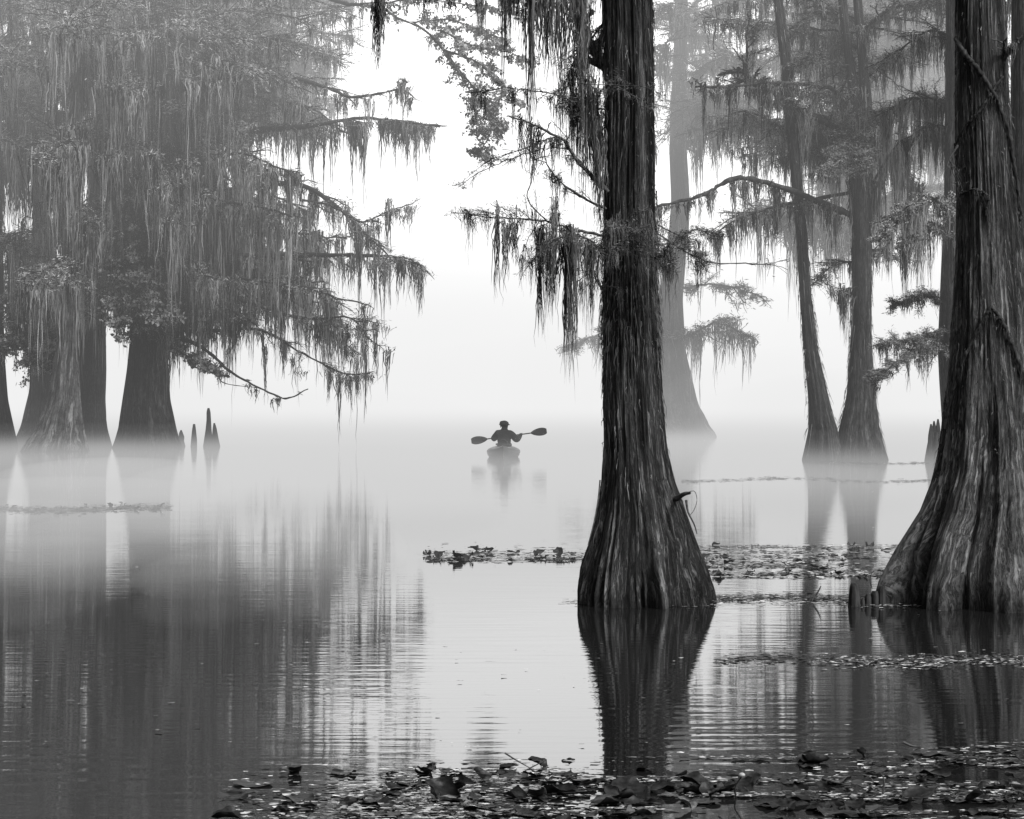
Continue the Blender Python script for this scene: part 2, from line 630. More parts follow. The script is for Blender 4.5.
def water_mat():
    m, nt, b = new_mat('lake water')
    L = nt.links.new
    b.inputs['Base Color'].default_value = (.014, .014, .014, 1)
    b.inputs['Roughness'].default_value = .03
    b.inputs['IOR'].default_value = 1.40
    b.inputs['Specular IOR Level'].default_value = .62
    tc = N(nt, 'ShaderNodeTexCoord')

    def noise(scale, det=2, rot=0, sc1=1, dist=0):
        mp = N(nt, 'ShaderNodeMapping')
        mp.inputs['Scale'].default_value = scale
        mp.inputs['Rotation'].default_value = (0, 0, rot)
        n = N(nt, 'ShaderNodeTexNoise')
        n.inputs['Scale'].default_value = sc1
        n.inputs['Detail'].default_value = det
        n.inputs['Distortion'].default_value = dist
        L(tc.outputs['Object'], mp.inputs['Vector'])
        L(mp.outputs[0], n.inputs['Vector'])
        return n.outputs['Fac']

    def wave(scale, dist, dscale, rot):
        mp = N(nt, 'ShaderNodeMapping')
        mp.inputs['Rotation'].default_value = (0, 0, rot)
        n = N(nt, 'ShaderNodeTexWave', wave_type='BANDS', bands_direction='Y', wave_profile='SIN')
        n.inputs['Scale'].default_value = scale
        n.inputs['Distortion'].default_value = dist
        n.inputs['Detail'].default_value = 1
        n.inputs['Detail Scale'].default_value = dscale
        L(tc.outputs['Object'], mp.inputs['Vector'])
        L(mp.outputs[0], n.inputs['Vector'])
        return n.outputs['Fac']

    def math_(op, a, c, d=None):
        n = N(nt, 'ShaderNodeMath', operation=op)
        for i, x in enumerate((a, c, d)):
            if x is None:
                continue
            if isinstance(x, (int, float)):
                n.inputs[i].default_value = x
            else:
                L(x, n.inputs[i])
        return n.outputs[0]

    # calm ripples, crests across the view; strength differs over the lake
    w1 = wave(1.55, 2.4, .9, .02)
    w2 = wave(2.5, 3.0, 1.3, -.06)
    nf = noise((1.2, 9, 1), 3, .03)
    patch = noise((.28, .3, 1), 2, 0)
    pr = N(nt, 'ShaderNodeMapRange')
    pr.inputs['From Min'].default_value = .47
    pr.inputs['From Max'].default_value = .64
    pr.inputs['To Min'].default_value = .06
    pr.inputs['To Max'].default_value = 1.0
    L(patch, pr.inputs['Value'])
    hsum = math_('ADD', w1, math_('MULTIPLY', w2, .6))
    h1 = math_('MULTIPLY', hsum, pr.outputs[0])
    sy = N(nt, 'ShaderNodeSeparateXYZ')
    L(tc.outputs['Object'], sy.inputs[0])
    near_ = N(nt, 'ShaderNodeMapRange', interpolation_type='SMOOTHSTEP')
    near_.inputs['From Min'].default_value = 10.0
    near_.inputs['From Max'].default_value = 14.5
    near_.inputs['To Min'].default_value = 1
    near_.inputs['To Max'].default_value = .12
    L(sy.outputs[1], near_.inputs['Value'])
    h1 = math_('MULTIPLY', h1, near_.outputs[0])
    h = math_('ADD', math_('MULTIPLY', h1, .0010), math_('MULTIPLY', nf, .0015))
    slow = noise((.25, .8, 1), 1, 0)
    h = math_('ADD', h, math_('MULTIPLY', slow, .0015))
    bp = N(nt, 'ShaderNodeBump')
    bp.inputs['Strength'].default_value = 1
    bp.inputs['Distance'].default_value = 1
    L(h, bp.inputs['Height'])
    L(bp.outputs[0], b.inputs['Normal'])
    return m


M['water'] = water_mat()
w = plane('lake_water', -1500, 1500, -60, 3000, 0, M['water'], 30, 30)
tag(w, 'calm grey lake water with faint ripples', kind='structure')


def haze(name, x0, x1, y0, y1, z0, z1, dens, bright, label):
    m = bpy.data.materials.new(name + ' volume')
    m.use_nodes = True
    nt = m.node_tree
    nt.nodes.clear()
    out = N(nt, 'ShaderNodeOutputMaterial')
    ab = N(nt, 'ShaderNodeVolumeAbsorption')
    ab.inputs['Color'].default_value = (0, 0, 0, 1)
    ab.inputs['Density'].default_value = dens
    em = N(nt, 'ShaderNodeEmission')  # self-glow stands in for daylight scattered in the fog
    em.inputs['Color'].default_value = (1, 1, 1, 1)
    em.inputs['Strength'].default_value = dens * bright
    ad = N(nt, 'ShaderNodeAddShader')
    nt.links.new(ab.outputs[0], ad.inputs[0])
    nt.links.new(em.outputs[0], ad.inputs[1])
    nt.links.new(ad.outputs[0], out.inputs['Volume'])
    mb = MB()
    v = [(x0, y0, z0), (x1, y0, z0), (x1, y1, z0), (x0, y1, z0), (x0, y0, z1), (x1, y0, z1), (x1, y1, z1), (x0, y1, z1)]
    q = [(0, 3, 2, 1), (4, 5, 6, 7), (0, 1, 5, 4), (1, 2, 6, 5), (2, 3, 7, 6), (3, 0, 4, 7)]
    mb.add(v, q)
    o = mb.build(name, m, smooth=False)
    tag(o, label, kind='structure')
    return o


def haze_blob(name, c, r, dens, bright, label):
    o = haze(name, -1, 1, -1, 1, -1, 1, dens, bright, label)
    m = o.data.materials[0]
    mb = MB()
    nu, nv = 40, 20
    U, V = np.meshgrid(np.linspace(0, 2 * math.pi, nu, endpoint=False), np.linspace(.001, math.pi - .001, nv))
    v = np.stack([np.cos(U) * np.sin(V) * r[0] + c[0], np.sin(U) * np.sin(V) * r[1] + c[1], np.cos(V) * r[2] + c[2]], -1)
    i = np.arange(nv - 1)[:, None]
    j = np.arange(nu)[None]
    q = np.stack([i * nu + j, (i + 1) * nu + j, (i + 1) * nu + (j + 1) % nu, i * nu + (j + 1) % nu], -1)
    mb.add(v, q)
    o2 = mb.build(name, m, smooth=False)
    tag(o2, label, kind='structure')
    bpy.data.objects.remove(o)
    return o2


# (name, x0,x1, y0,y1, z0,z1, density, brightness)
for k, (y0, zt, dn) in enumerate(((17.5, .16, .008), (19, .24, .010), (21, .32, .010), (23, .42, .009), (26, .55, .005), (30, .80, .0025))):
    haze('mist', -300 - 5 * k, 300 + 5 * k, y0, 260 + 2 * k, -.60 - .01 * k, zt, dn, .66, 'thin mist lying on the water')
haze('haze', -340, 340, 18.0, 76, -.68, 40, .0014, .85, 'thin haze among the near trees')
for k, (y0, zb, dn) in enumerate(((42, 3.6, .0009), (45, 5.5, .0012), (48, 8.0, .0022), (51, 10.5, .0032))):
    haze('haze', -350 - 5 * k, 350 + 5 * k, y0, 77 + k, zb, 41 + k, dn, .85, 'haze in the crowns')
haze('haze', -390, 390, 83.0, 104, -.80, 44, .018, .97, 'thick haze beyond the trees')
haze('haze', -500, 500, 105.0, 700, -.82, 10, .013, .80, 'thick haze beyond the trees')
haze('haze', -510, 510, 106.0, 700, -.84, 22, .010, 1.15, 'thick haze beyond the trees')
# loose banks and wisps: overlapping soft lumps of mist
rw = random.Random(5)
for k in range(13):
    Y = rw.uniform(70, 82)
    px = -150 + 1320 * (k + rw.random()) / 13
    haze_blob('mist_bank', ((px - 512) * Y / F, Y, rw.uniform(-.5, .5)), (rw.uniform(6, 13), rw.uniform(3, 5), rw.uniform(2.5, 7.5)), rw.uniform(.007, .016), .66, 'bank of mist behind the kayak')
for k, (px, Y, rx, ry, rz, dn) in enumerate(((60, 30, 2.4, 4, .34, .07), (250, 34, 2.0, 5, .5, .06), (150, 23, 1.4, 4, .22, .05), (330, 20, .7, 3, .3, .06), (30, 18.5, .8, 2.4, .22, .045), (215, 18, .6, 2.0, .16, .045), (420, 30, 1.2, 3, .3, .04), (800, 36, 2, 4, .35, .03), (110, 40, 2.0, 4, .35, .09), (10, 24, 1.2, 3, .3, .06))):
    haze_blob('mist_wisp', ((px - 512) * Y / F, Y, .10), (rx, ry, rz), dn, .66, 'wisp of mist drifting over the water')

# ================================================================== NEAR CENTRE TREE
TC = Trunk(16.3, [(-120, 606, 644), (0, 603, 652), (60, 605, 653), (100, 606, 654), (200, 604, 655), (250, 605, 656), (300, 604, 657),
                  (350, 604, 659), (405, 604, 662), (450, 605, 666), (480, 603, 672), (510, 599, 683), (540, 592, 694),
                  (570, 584, 706), (590, 580, 712), (602, 579.5, 714)], flute=.15, nfl=11, seed=2.2, fine=.05, na=460, nh=620)
c_tree = tree('cypress_tree', TC, 'dark shaggy cypress standing alone at the centre, mossy branches on its left', M['bark_near'])
NEAR = dict(mat=M['branch_near'], mmat=M['moss_near'], fmat=M['needles_near'], sc_=.34, strandw=.0062, leaf=.026, tl=.28, mossk=26)


def near(pts, r0, r1, **k):
    d = dict(NEAR)
    d.update(k)
    return limb(c_tree, pts, r0, r1, **d)


near([(608, 192), (588, 172), (570, 150), (564, 141), (548, 132), (529, 123), (511, 117)], .022, .006, Y=16.1, dy=-.3, twigs=9, fol=14, mossn=10, mossl=.35)
near([(570, 150), (567, 140), (566, 128)], .009, .003, Y=15.95, twigs=2, fol=3, mossn=0)
near([(606, 209), (584, 198), (566, 187), (555, 176), (546, 161), (544, 145)], .012, .004, Y=16.1, dy=-.2, twigs=6, fol=10, mossn=6, mossl=.3)
near([(606, 236), (573, 229), (548, 222), (526, 219), (496, 218), (478, 216), (452, 212)], .012, .002, Y=16.1, dy=-.5, twigs=26, fol=22, mossn=16, mossl=.42, upw=.5)
near([(548, 222), (528, 200), (531, 180), (535, 150)], .006, .003, Y=15.9, twigs=2, fol=3, mossn=2, mossl=.4)
near([(604, 256), (590, 240), (572, 236), (552, 240), (540, 256)], .009, .003, Y=16.0, dy=-.4, twigs=22, fol=26, mossn=16, mossl=.55, droop=-.6)
near([(602, 290), (588, 262), (585, 240)], .007, .003, Y=16.1, twigs=8, fol=16, mossn=8, mossl=.4)
near([(602, 288), (594, 270), (588, 256), (588, 240)], .006, .004, Y=16.25, twigs=3, fol=4, mossn=2, mossl=.3)
near([(606, 110), (588, 106), (555, 95), (511, 88), (480, 92)], .008, .002, Y=16.2, dy=.4, twigs=22, fol=20, mossn=10, mossl=.35, upw=.4)
near([(606, 70), (588, 40), (579, 12), (572, -30), (560, -80)], .05, .04, Y=16.5, dy=.5, twigs=6, fol=16, mossn=16, mossl=.7, mossbr=.8)
near([(560, 80), (590, 84), (628, 86), (650, 88), (659, 96), (655, 108)], .004, .002, Y=15.9, twigs=8, fol=14, mossn=0)
# twiggy clump that crosses the front of the trunk
near([(600, 232), (620, 226), (642, 236), (664, 246), (690, 250), (706, 262)], .006, .002, Y=15.9, dy=-.1, twigs=34, fol=34, mossn=18, mossl=.35, upw=.6)
near([(612, 246), (632, 240), (655, 252), (672, 262)], .005, .002, Y=15.85, dy=-.05, twigs=22, fol=30, mossn=14, mossl=.3, upw=.6)
near([(640, 100), (610, 84), (596, 100)], .005, .002, Y=16.0, twigs=9, fol=18, mossn=6, mossl=.3)
near([(655, 232), (700, 259), (749, 264), (783, 261)], .008, .003, Y=16.6, dy=.9, twigs=4, fol=3, mossn=1, mossl=.2, bare=.6)
near([(658, 225), (680, 235), (700, 228), (716, 236)], .006, .002, Y=16.5, dy=.3, twigs=16, fol=26, mossn=7, mossl=.25)
# limbs above the picture whose moss hangs into it
near([(606, -60), (560, -40), (500, -22), (440, -14), (370, -10)], .04, .008, Y=16.3, dy=-1.2, twigs=30, fol=14, mossn=24, mossl=.25, tl=.35)
near([(606, -90), (570, -60), (540, -50), (480, -40)], .03, .01, Y=16.3, dy=.6, twigs=18, fol=14, mossn=20, mossl=1.0, tl=.4)
near([(606, 20), (590, 40), (575, 60), (560, 95)], .012, .004, Y=16.3, dy=.3, twigs=22, fol=22, mossn=26, mossl=.5, tl=.3)
near([(606, 150), (590, 120), (578, 100), (570, 96)], .01, .004, Y=16.3, dy=.2, twigs=14, fol=14, mossn=24, mossl=.6, tl=.25)
near([(604, -20), (570, -14), (535, -10), (505, -12)], .03, .01, Y=16.3, dy=-.4, twigs=18, fol=14, mossn=26, mossl=.7, tl=.3)

# single long beards
spots = [(378, -6, 14.9, .62, 40, .035), (381, -6, 14.9, .35, 40, .06), (480, -8, 15.6, .33, 26, .05), (568, 236, 15.8, 1.24, 60, .05), (572, 232, 15.8, 1.05, 60, .06),
         (541, 230, 15.9, .95, 40, .04), (530, -6, 15.9, 1.3, 30, .03), (545, -6, 15.9, .75, 60, .1), (562, -4, 15.9, .9, 60, .1), (580, -4, 15.9, .8, 50, .09),
         (533, 128, 15.9, .42, 60, .09), (505, 222, 15.7, .5, 24, .05), (514, 220, 15.7, .32, 24, .05), (586, 70, 16, 1.3, 40, .05), (594, 90, 16, 1.0, 50, .06),
         (497, 214, 15.7, .75, 14, .02), (556, 200, 15.9, .9, 16, .03), (600, 130, 16.0, .8, 50, .05), (552, 240, 15.85, .55, 40, .08), (424, -8, 15.2, .18, 20, .06), (452, -8, 15.3, .15, 20, .06)]
for (px, py, Y, L, n, sp) in spots:
    mb = MB()
    m_ = n + 14
    o_ = RNG.normal(0, .5, (m_, 2)) * sp
    a_ = np.array([P(px, py, Y)] * m_)
    a_[:, :2] += o_
    a_[:, 2] += RNG.normal(0, 1, m_) * .045 - np.abs(o_[:, 0]) * .6
    le = np.zeros((m_, 3))
    le[:, :2] = -o_ * .6
    strands(mb, a_, L * np.where(RNG.random(m_) < .4, RNG.uniform(.7, 1, m_), RNG.random(m_)) * np.exp(-np.abs(o_[:, 0]) / sp * .5), .012, wig=.022, lean=le, seg=12)
    mb.build('hanging_moss', M['moss_near'], c_tree, smooth=False)

# shaggy fibres that stand off the trunk
def fibres(T, tr, n, y0, y1, w, lo, hi, mat, off=.02, edge=.5, name='loose_bark'):
    mb = MB()
    st = []
    for _ in range(n):
        py = RNG.uniform(y0, y1)
        z = CZ - (py - H) * T.Y / F
        x0, r = T.cr(z)
        if RNG.random() < edge:
            a = (math.pi if RNG.random() < .5 else 0) + RNG.normal(0, .25)
        else:
            a = RNG.uniform(math.pi, 2 * math.pi)
        o = r * .97 + RNG.random() ** 2 * off
        st.append((x0 + math.cos(a) * o, T.Y + math.sin(a) * o, z))
    st = np.array(st)
    L = RNG.uniform(lo, hi, n) * RNG.random(n)
    z1 = st[:, 2] - L
    x0, r0 = T.cr(st[:, 2])
    x1, r1 = T.cr(z1)
    k = ((st[:, 0] - x0) / r0)
    ky = ((st[:, 1] - T.Y) / r0)
    lean = np.stack([x1 + k * (r1 + off * .6) - st[:, 0], T.Y + ky * (r1 + off * .6) - st[:, 1], np.zeros(n)], -1)
    strands(mb, st, L, w, wig=.012, lean=lean)
    return mb.build(name, mat, tr, smooth=False)


fibres(TC, c_tree, 900, -20, 520, .009, .04, .3, M['moss_near'], off=.02, edge=.6)
fibres(TC, c_tree, 900, 210, 350, .006, .1, .55, M['needles_near'], off=.035, edge=.3, name='trunk_moss')
# broken snag with a loop of tendril on the right flank
mb = MB()
tube(mb, spline([P(676, 499, 16.1), P(684, 494, 16.0), P(690, 493, 15.95)], 8), np.linspace(.022, .01, 8), 7)
tube(mb, spline([P(684, 494, 16.0), P(694, 491, 16), P(697, 500, 16), P(694, 510, 16), P(690, 515, 16.05)], 14), .0025, 4)
tube(mb, spline([P(686, 500, 16.0), P(688, 512, 16), P(694, 524, 16), P(697, 534, 16)], 10), np.linspace(.01, .004, 10), 5)
mb.build('dead_twig', M['branch_near'], c_tree)
mb = MB()
tube(mb, spline([P(600, 480, 16.0), P(598, 500, 16), P(594, 522, 15.95), P(588, 545, 15.95)], 10), np.linspace(.006, .004, 10), 5)
mb.build('loose_root', M['branch_near'], c_tree)

# ================================================================== NEAR RIGHT TREE
TR = Trunk(16.3, [(-120, 960, 1000), (0, 957, 1004), (100, 956, 1008), (200, 958, 1016), (250, 957, 1020), (300, 954, 1026), (350, 951, 1033), (400, 946, 1040), (430, 942, 1044),
                  (470, 935, 1051), (510, 919, 1060), (550, 893, 1074), (580, 877, 1085), (590, 874, 1087), (602, 872, 1089)],
           flute=.17, nfl=13, seed=5.7, fine=.045, na=480, nh=620)
r_tree = tree('cypress_tree', TR, 'big pale grey cypress with wide flared foot at the right edge, crossed by vines', M['bark_right'])
fibres(TR, r_tree, 900, -20, 480, .009, .04, .25, M['moss_near'], off=.015, edge=.6)


def vine(pts, r0, r1):
    w = [TR.surf(px, py, .018) for px, py in pts]
    mb = MB()
    p = spline(w, 10 * len(pts))
    r0, r1 = r0 * .62, r1 * .62
    p += RNG.normal(0, .004, p.shape)
    tube(mb, p, np.linspace(r0, r1, len(p)) * RNG.uniform(.7, 1.3, len(p)), 9)
    hs = p[RNG.integers(0, len(p), 160)]
    strands(mb, hs, RNG.uniform(.02, .16, 160), .007, wig=.02)
    mb.build('vine', M['vine'], r_tree)


vine([(996, 80), (983, 100), (972, 118), (962, 131), (957, 145)], .018, .013)
vine([(957, 40), (965, 60), (974, 74), (984, 92), (996, 118), (1005, 150), (1013, 190), (1016, 222)], .03, .02)
vine([(983, 308), (973, 328), (962, 354), (955, 375), (949, 400), (944, 430)], .016, .022)
vine([(983, 308), (993, 322), (1002, 345), (1012, 372), (1024, 400), (1038, 430)], .02, .028)
vine([(960, 195), (972, 192), (982, 200), (980, 216)], .012, .01)
# limb going off right at the top
limb(r_tree, [(1000, 60), (1012, 48), (1030, 30), (1050, 10)], .03, .02, Y=16.2, dy=-.2, **{**NEAR, 'twigs': 4, 'fol': 8, 'mossn': 5, 'mossl': .3})
limb(r_tree, [(958, 145), (950, 158), (945, 170)], .01, .006, Y=15.9, **{**NEAR, 'twigs': 2, 'fol': 0, 'mossn': 2, 'mossl': .2})

# tree right behind it
TR2 = Trunk(30.0, [(-120, 1012, 1040), (0, 1012, 1038), (200, 1010, 1040), (350, 1006, 1050), (440, 990, 1068), (510, 965, 1095)], seed=1.3, fine=.02, na=180, nh=200)
r2_tree = tree('cypress_tree', TR2, 'dark cypress trunk half hidden behind the big pale trunk at the right edge', M['bark_hazed'])
TR3 = Trunk(46.0, [(-160, 950, 968), (0, 946, 970), (200, 944, 974), (350, 938, 984), (420, 942, 1000), (472, 940, 1012)], seed=3.1, na=120, nh=160)
r3_tree = tree('cypress_tree', TR3, 'shadowy cypress whose leafy boughs reach out left of the big pale trunk', M['bark_hazed'])
MID = dict(upw=.5, sc_=.8, strandw=.022, leaf=.075, mossk=22)
FM = dict(MID, kind='needle')
for pts, kw in [
    ([(952, 215), (935, 200), (912, 204), (895, 218), (880, 238)], dict(dy=-3, twigs=40, tl=.55, fol=46, mossn=34, mossl=1.3, kind='broad', fmat=M['leaf'], leaf=.05)),
    ([(950, 235), (932, 225), (910, 232), (900, 246)], dict(dy=-2, twigs=24, tl=.5, fol=40, mossn=30, mossl=1.1, kind='broad', leaf=.05)),
    ([(946, 345), (920, 348), (897, 362), (873, 380)], dict(dy=-2, twigs=40, tl=.5, fol=40, mossn=22, mossl=.55)),
    ([(946, 330), (925, 338), (905, 340), (880, 344)], dict(dy=-1, twigs=34, tl=.5, fol=40, mossn=18, mossl=.5)),
    ([(948, 310), (930, 296), (910, 300), (890, 306)], dict(dy=1, twigs=30, tl=.5, fol=36, mossn=16, mossl=.4)),
    ([(950, 130), (930, 125), (905, 140)], dict(dy=1, twigs=16, tl=.6, fol=22, mossn=30, mossl=1.3)),
    ([(955, 40), (930, 30), (900, 50), (880, 62)], dict(dy=2, twigs=26, tl=.8, fol=26, mossn=30, mossl=1.1)),
    ([(965, 20), (1000, -10), (1020, 30)], dict(dy=2, twigs=26, tl=.8, fol=26, mossn=20, mossl=1.0)),
    ([(985, 150), (1010, 110), (1040, 120)], dict(dy=2, twigs=20, tl=.8, fol=30, mossn=20, mossl=1.0)),
]:
    limb(r3_tree, pts, .06, .015, **{**FM, **kw})
limb(r3_tree, [(946, 105), (930, 98), (905, 100), (888, 112), (880, 124)], .045, .015, dy=2, **{**FM, 'twigs': 26, 'tl': .7, 'fol': 24, 'mossn': 26, 'mossl': 1.4})

# ================================================================== TWIN TREES
TL = Trunk(55.0, [(-160, 758, 767), (0, 773.5, 783), (60, 780, 791), (130, 786, 798), (200, 793.5, 804), (230, 795.5, 807), (300, 800, 812), (350, 804, 818), (400, 808, 829),
                  (430, 808, 838), (450, 804, 842), (460, 802, 844)], seed=8.8, na=120, nh=200, flute=.1)
l_tree = tree('cypress_tree', TL, 'slender bare cypress trunk leaning left, closest neighbour of the forked trunk in the mist', M['bark_far'])
TS = Trunk(55.3, [(118, 853, 874), (130, 852, 873.5), (200, 848.5, 873), (230, 852, 872), (300, 852, 871.5), (350, 850, 872), (400, 846, 876), (430, 838, 880), (450, 834, 886), (460, 832, 889)],
           seed=4.1, na=140, nh=200, flute=.1)
s_tree = tree('cypress_tree', TS, 'straight forked cypress with long arching mossy boughs, standing in mist right of the leaning trunk', M['bark_far'])
for rows, sd in (([(-170, 826, 834), (0, 838, 847), (60, 844.5, 853.5), (100, 850, 862), (140, 854, 868)], 1), ([(-170, 846, 853), (0, 853, 862), (60, 858, 867.5), (100, 860, 872), (140, 858, 873)], 2)):
    t_ = Trunk(55.3, rows, seed=sd, na=48, nh=80, flute=.05)
    t_.z = t_.z.copy()
    mb = MB()
    t_.mesh(mb)
    mb.build('stem', M['bark_far'], s_tree)
G = sub(sc_=1.0, strandw=.032, leaf=.11, fmat=M['needles'], mossk=22)


def st(pts, r0, r1, tr=s_tree, **k):
    d = dict(G)
    d.update(k)
    return limb(tr, pts, r0, r1, **d)


st([(852, 216), (822, 203), (789, 190), (760, 181), (736, 178), (719, 186), (701, 195), (672, 203), (650, 208)], .12, .04, dy=-3, twigs=10, tl=.5, fol=5, mossn=34, mossl=1.0, wob=.012)
st([(852, 192), (814, 199), (789, 203), (760, 211), (738, 219), (723, 228), (715, 236)], .07, .02, dy=-2, twigs=16, tl=.6, fol=8, mossn=34, mossl=1.2, wob=.012)
st([(852, 116), (840, 97), (825, 86), (796, 84), (767, 83), (734, 86), (694, 87)], .09, .03, dy=-3, twigs=22, tl=1.0, fol=18, mossn=36, mossl=1.1, wob=.012)
st([(850, 134), (814, 117), (792, 106), (774, 93), (760, 86), (749, 77), (738, 68)], .13, .06, dy=-2, twigs=20, tl=1.0, fol=18, mossn=34, mossl=1.2, wob=.012)
st([(746, 74), (747, 55), (747, 34), (751, 14)], .05, .02, Y=53, twigs=8, tl=.8, fol=16, mossn=10, mossl=1.0)
st([(850, 68), (818, 58), (803, 59), (790, 64)], .05, .02, dy=-1, twigs=14, tl=.8, fol=18, mossn=16, mossl=.8)
st([(841, 16), (814, 2), (790, -14)], .05, .03, dy=1, twigs=14, tl=.9, fol=18, mossn=12, mossl=.8)
st([(868, 150), (878, 118), (900, 104), (925, 98), (944, 97)], .08, .03, dy=-3, twigs=30, tl=.9, fol=24, mossn=36, mossl=1.2)
st([(866, 70), (890, 60), (915, 46), (940, 34)], .07, .03, dy=2, twigs=30, tl=1.1, fol=24, mossn=30, mossl=1.0)
st([(862, 30), (890, 10), (930, 2), (960, 8)], .07, .03, dy=-2, twigs=34, tl=1.2, fol=26, mossn=30, mossl=1.0)
st([(858, 120), (850, 135), (838, 150), (830, 170)], .05, .02, dy=-2, twigs=30, tl=.8, fol=30, mossn=26, mossl=1.0)
st([(862, 110), (872, 128), (866, 150), (858, 172)], .05, .02, dy=-2.5, twigs=34, tl=.8, fol=34, mossn=26, mossl=1.0)
st([(850, 130), (800, 130), (760, 122), (720, 130)], .05, .02, dy=4, twigs=34, tl=1.1, fol=26, mossn=30, mossl=1.0)
st([(850, 155), (830, 160), (800, 150), (780, 160)], .04, .02, dy=3, twigs=20, tl=.9, fol=22, mossn=16, mossl=.8)
st([(873, 250), (884, 250), (900, 262)], .03, .015, dy=3, twigs=14, tl=.9, fol=20, mossn=10, mossl=.8)
st([(852, 288), (845, 290), (838, 291)], .03, .02, dy=-.5, twigs=4, tl=.4, fol=6, mossn=16, mossl=1.1)
st([(852, 262), (838, 262), (822, 274), (812, 286)], .03, .015, dy=3, twigs=20, tl=.8, fol=18, mossn=6, mossl=.6)
st([(873, 120), (890, 150), (905, 170), (915, 190)], .05, .015, dy=3, twigs=20, tl=.9, fol=16, mossn=34, mossl=1.8)
st([(870, 190), (886, 160), (900, 140), (906, 120)], .05, .03, dy=-1, twigs=6, tl=.6, fol=6, mossn=20, mossl=1.8)
fibres(TL, l_tree, 500, -20, 430, .02, .2, .9, M['moss'], off=.05, edge=.8)
fibres(TS, s_tree, 500, 120, 430, .02, .2, .9, M['moss'], off=.05, edge=.8)
st([(785, 130), (765, 118), (745, 110)], .04, .02, tr=l_tree, dy=1, twigs=14, tl=.9, fol=18, mossn=10, mossl=.8)
st([(779, 40), (800, 20), (826, 8)], .04, .02, tr=l_tree, dy=1, twigs=14, tl=.9, fol=18, mossn=12, mossl=.8)

# ================================================================== FAR PALE TREE
TF = Trunk(89.5, [(-160, 680, 690), (0, 676, 688), (100, 671, 686), (150, 669, 687), (200, 671, 690), (230, 669, 689), (260, 664, 686), (300, 658, 683), (350, 654, 686), (400, 648, 698), (425, 642, 708), (434, 636, 718)],
           seed=9.4, na=100, nh=160, flute=.08)
f_tree = tree('cypress_tree', TF, 'palest and farthest cypress trunk, swollen foot fading into mist just right of the centre trunk', M['bark_far'])
FF = sub(sc_=1.6, strandw=.05, leaf=.18)


def ff(pts, r0, r1, tr=f_tree, **k):
    d = dict(FF)
    d.update(k)
    return limb(tr, pts, r0, r1, **d)


ff([(684, 132), (700, 119), (720, 108), (750, 100)], .18, .08, dy=4, twigs=16, tl=1.8, fol=22, mossn=20, mossl=1.8)
ff([(684, 148), (696, 140), (704, 126), (712, 118)], .12, .06, dy=-3, twigs=8, tl=1.4, fol=12, mossn=12, mossl=2)
ff([(684, 288), (710, 284), (735, 288), (762, 297)], .06, .03, dy=-3, twigs=18, tl=1.3, fol=26, mossn=10, mossl=1.0)
ff([(679, 342), (700, 330), (720, 322), (746, 336)], .09, .03, dy=-4, twigs=24, tl=1.3, fol=26, mossn=26, mossl=2.0)
ff([(672, 80), (660, 60), (668, 40)], .1, .05, dy=-4, twigs=14, tl=2, fol=22, mossn=20, mossl=2)
ff([(660, 345), (620, 330), (590, 338), (572, 346)], .07, .03, dy=-2, twigs=26, tl=1.3, fol=26, mossn=8, mossl=.8)
for k in range(9):
    x = RNG.uniform(670, 790)
    y = RNG.uniform(-10, 100)
    ff([(680, y + 30), ((680 + x) / 2, y + RNG.uniform(-10, 14)), (x, y + RNG.uniform(-12, 12))], .12, .04, dy=RNG.uniform(-8, 8), twigs=30, tl=2.2, fol=26, mossn=22, mossl=1.6)

for k in range(16):
    x = RNG.uniform(690, 900)
    y = RNG.uniform(-10, 150)
    c = float(np.interp(y + 20, TS.py[::-1], TS.cx[::-1])) if y > 100 else 856
    st([(c, y + 22), ((c + x) / 2, y + RNG.uniform(-6, 14)), (x, y + RNG.uniform(-6, 12))], .035, .012, dy=RNG.uniform(1, 9), twigs=26, tl=1.2, fol=22, mossn=18, mossl=1.3)
# ghost trees behind, seen only as tone
ghosts = []
gspec = [(88, [(-200, 848, 858), (0, 852, 861), (200, 854, 866), (350, 853, 867), (400, 850, 870), (437, 842, 880)], 'faint cypress hidden behind the forked trunk, pale boughs spreading across the upper right', [(680, 960), (-20, 230)], 34),
         (104.5 - 4, [(-200, 968, 980), (0, 966, 980), (300, 960, 984), (400, 955, 990), (433, 950, 1000)], 'faint grey cypress crown high between the forked trunk and the big pale trunk', [(800, 1000), (-20, 170)], 34),
         (92, [(-200, 232, 243), (0, 226, 240), (200, 186, 200), (350, 140, 160), (436, 130, 168)], 'faint crooked cypress behind the left grove, its pale crown filling the top', [(150, 350), (-20, 130)], 30)]
for Y, rows, lab, (xr, yr), nb in gspec:
    T = Trunk(Y, rows, seed=Y, na=64, nh=100, flute=.08)
    g = tree('cypress_tree', T, lab, M['bark_far'])
    for k in range(nb):
        x = RNG.uniform(*xr)
        y = RNG.uniform(*yr)
        c, _ = (np.interp(y + 30, T.py[::-1], T.cx[::-1]), 0)
        ff([(c, y + 25), ((c + x) / 2, y + RNG.uniform(-8, 14)), (x, y + RNG.uniform(-8, 12))], .1, .04, tr=g, Y=Y, dy=RNG.uniform(-7, 7), twigs=30, tl=2.4, fol=26, mossn=26, mossl=2.2)

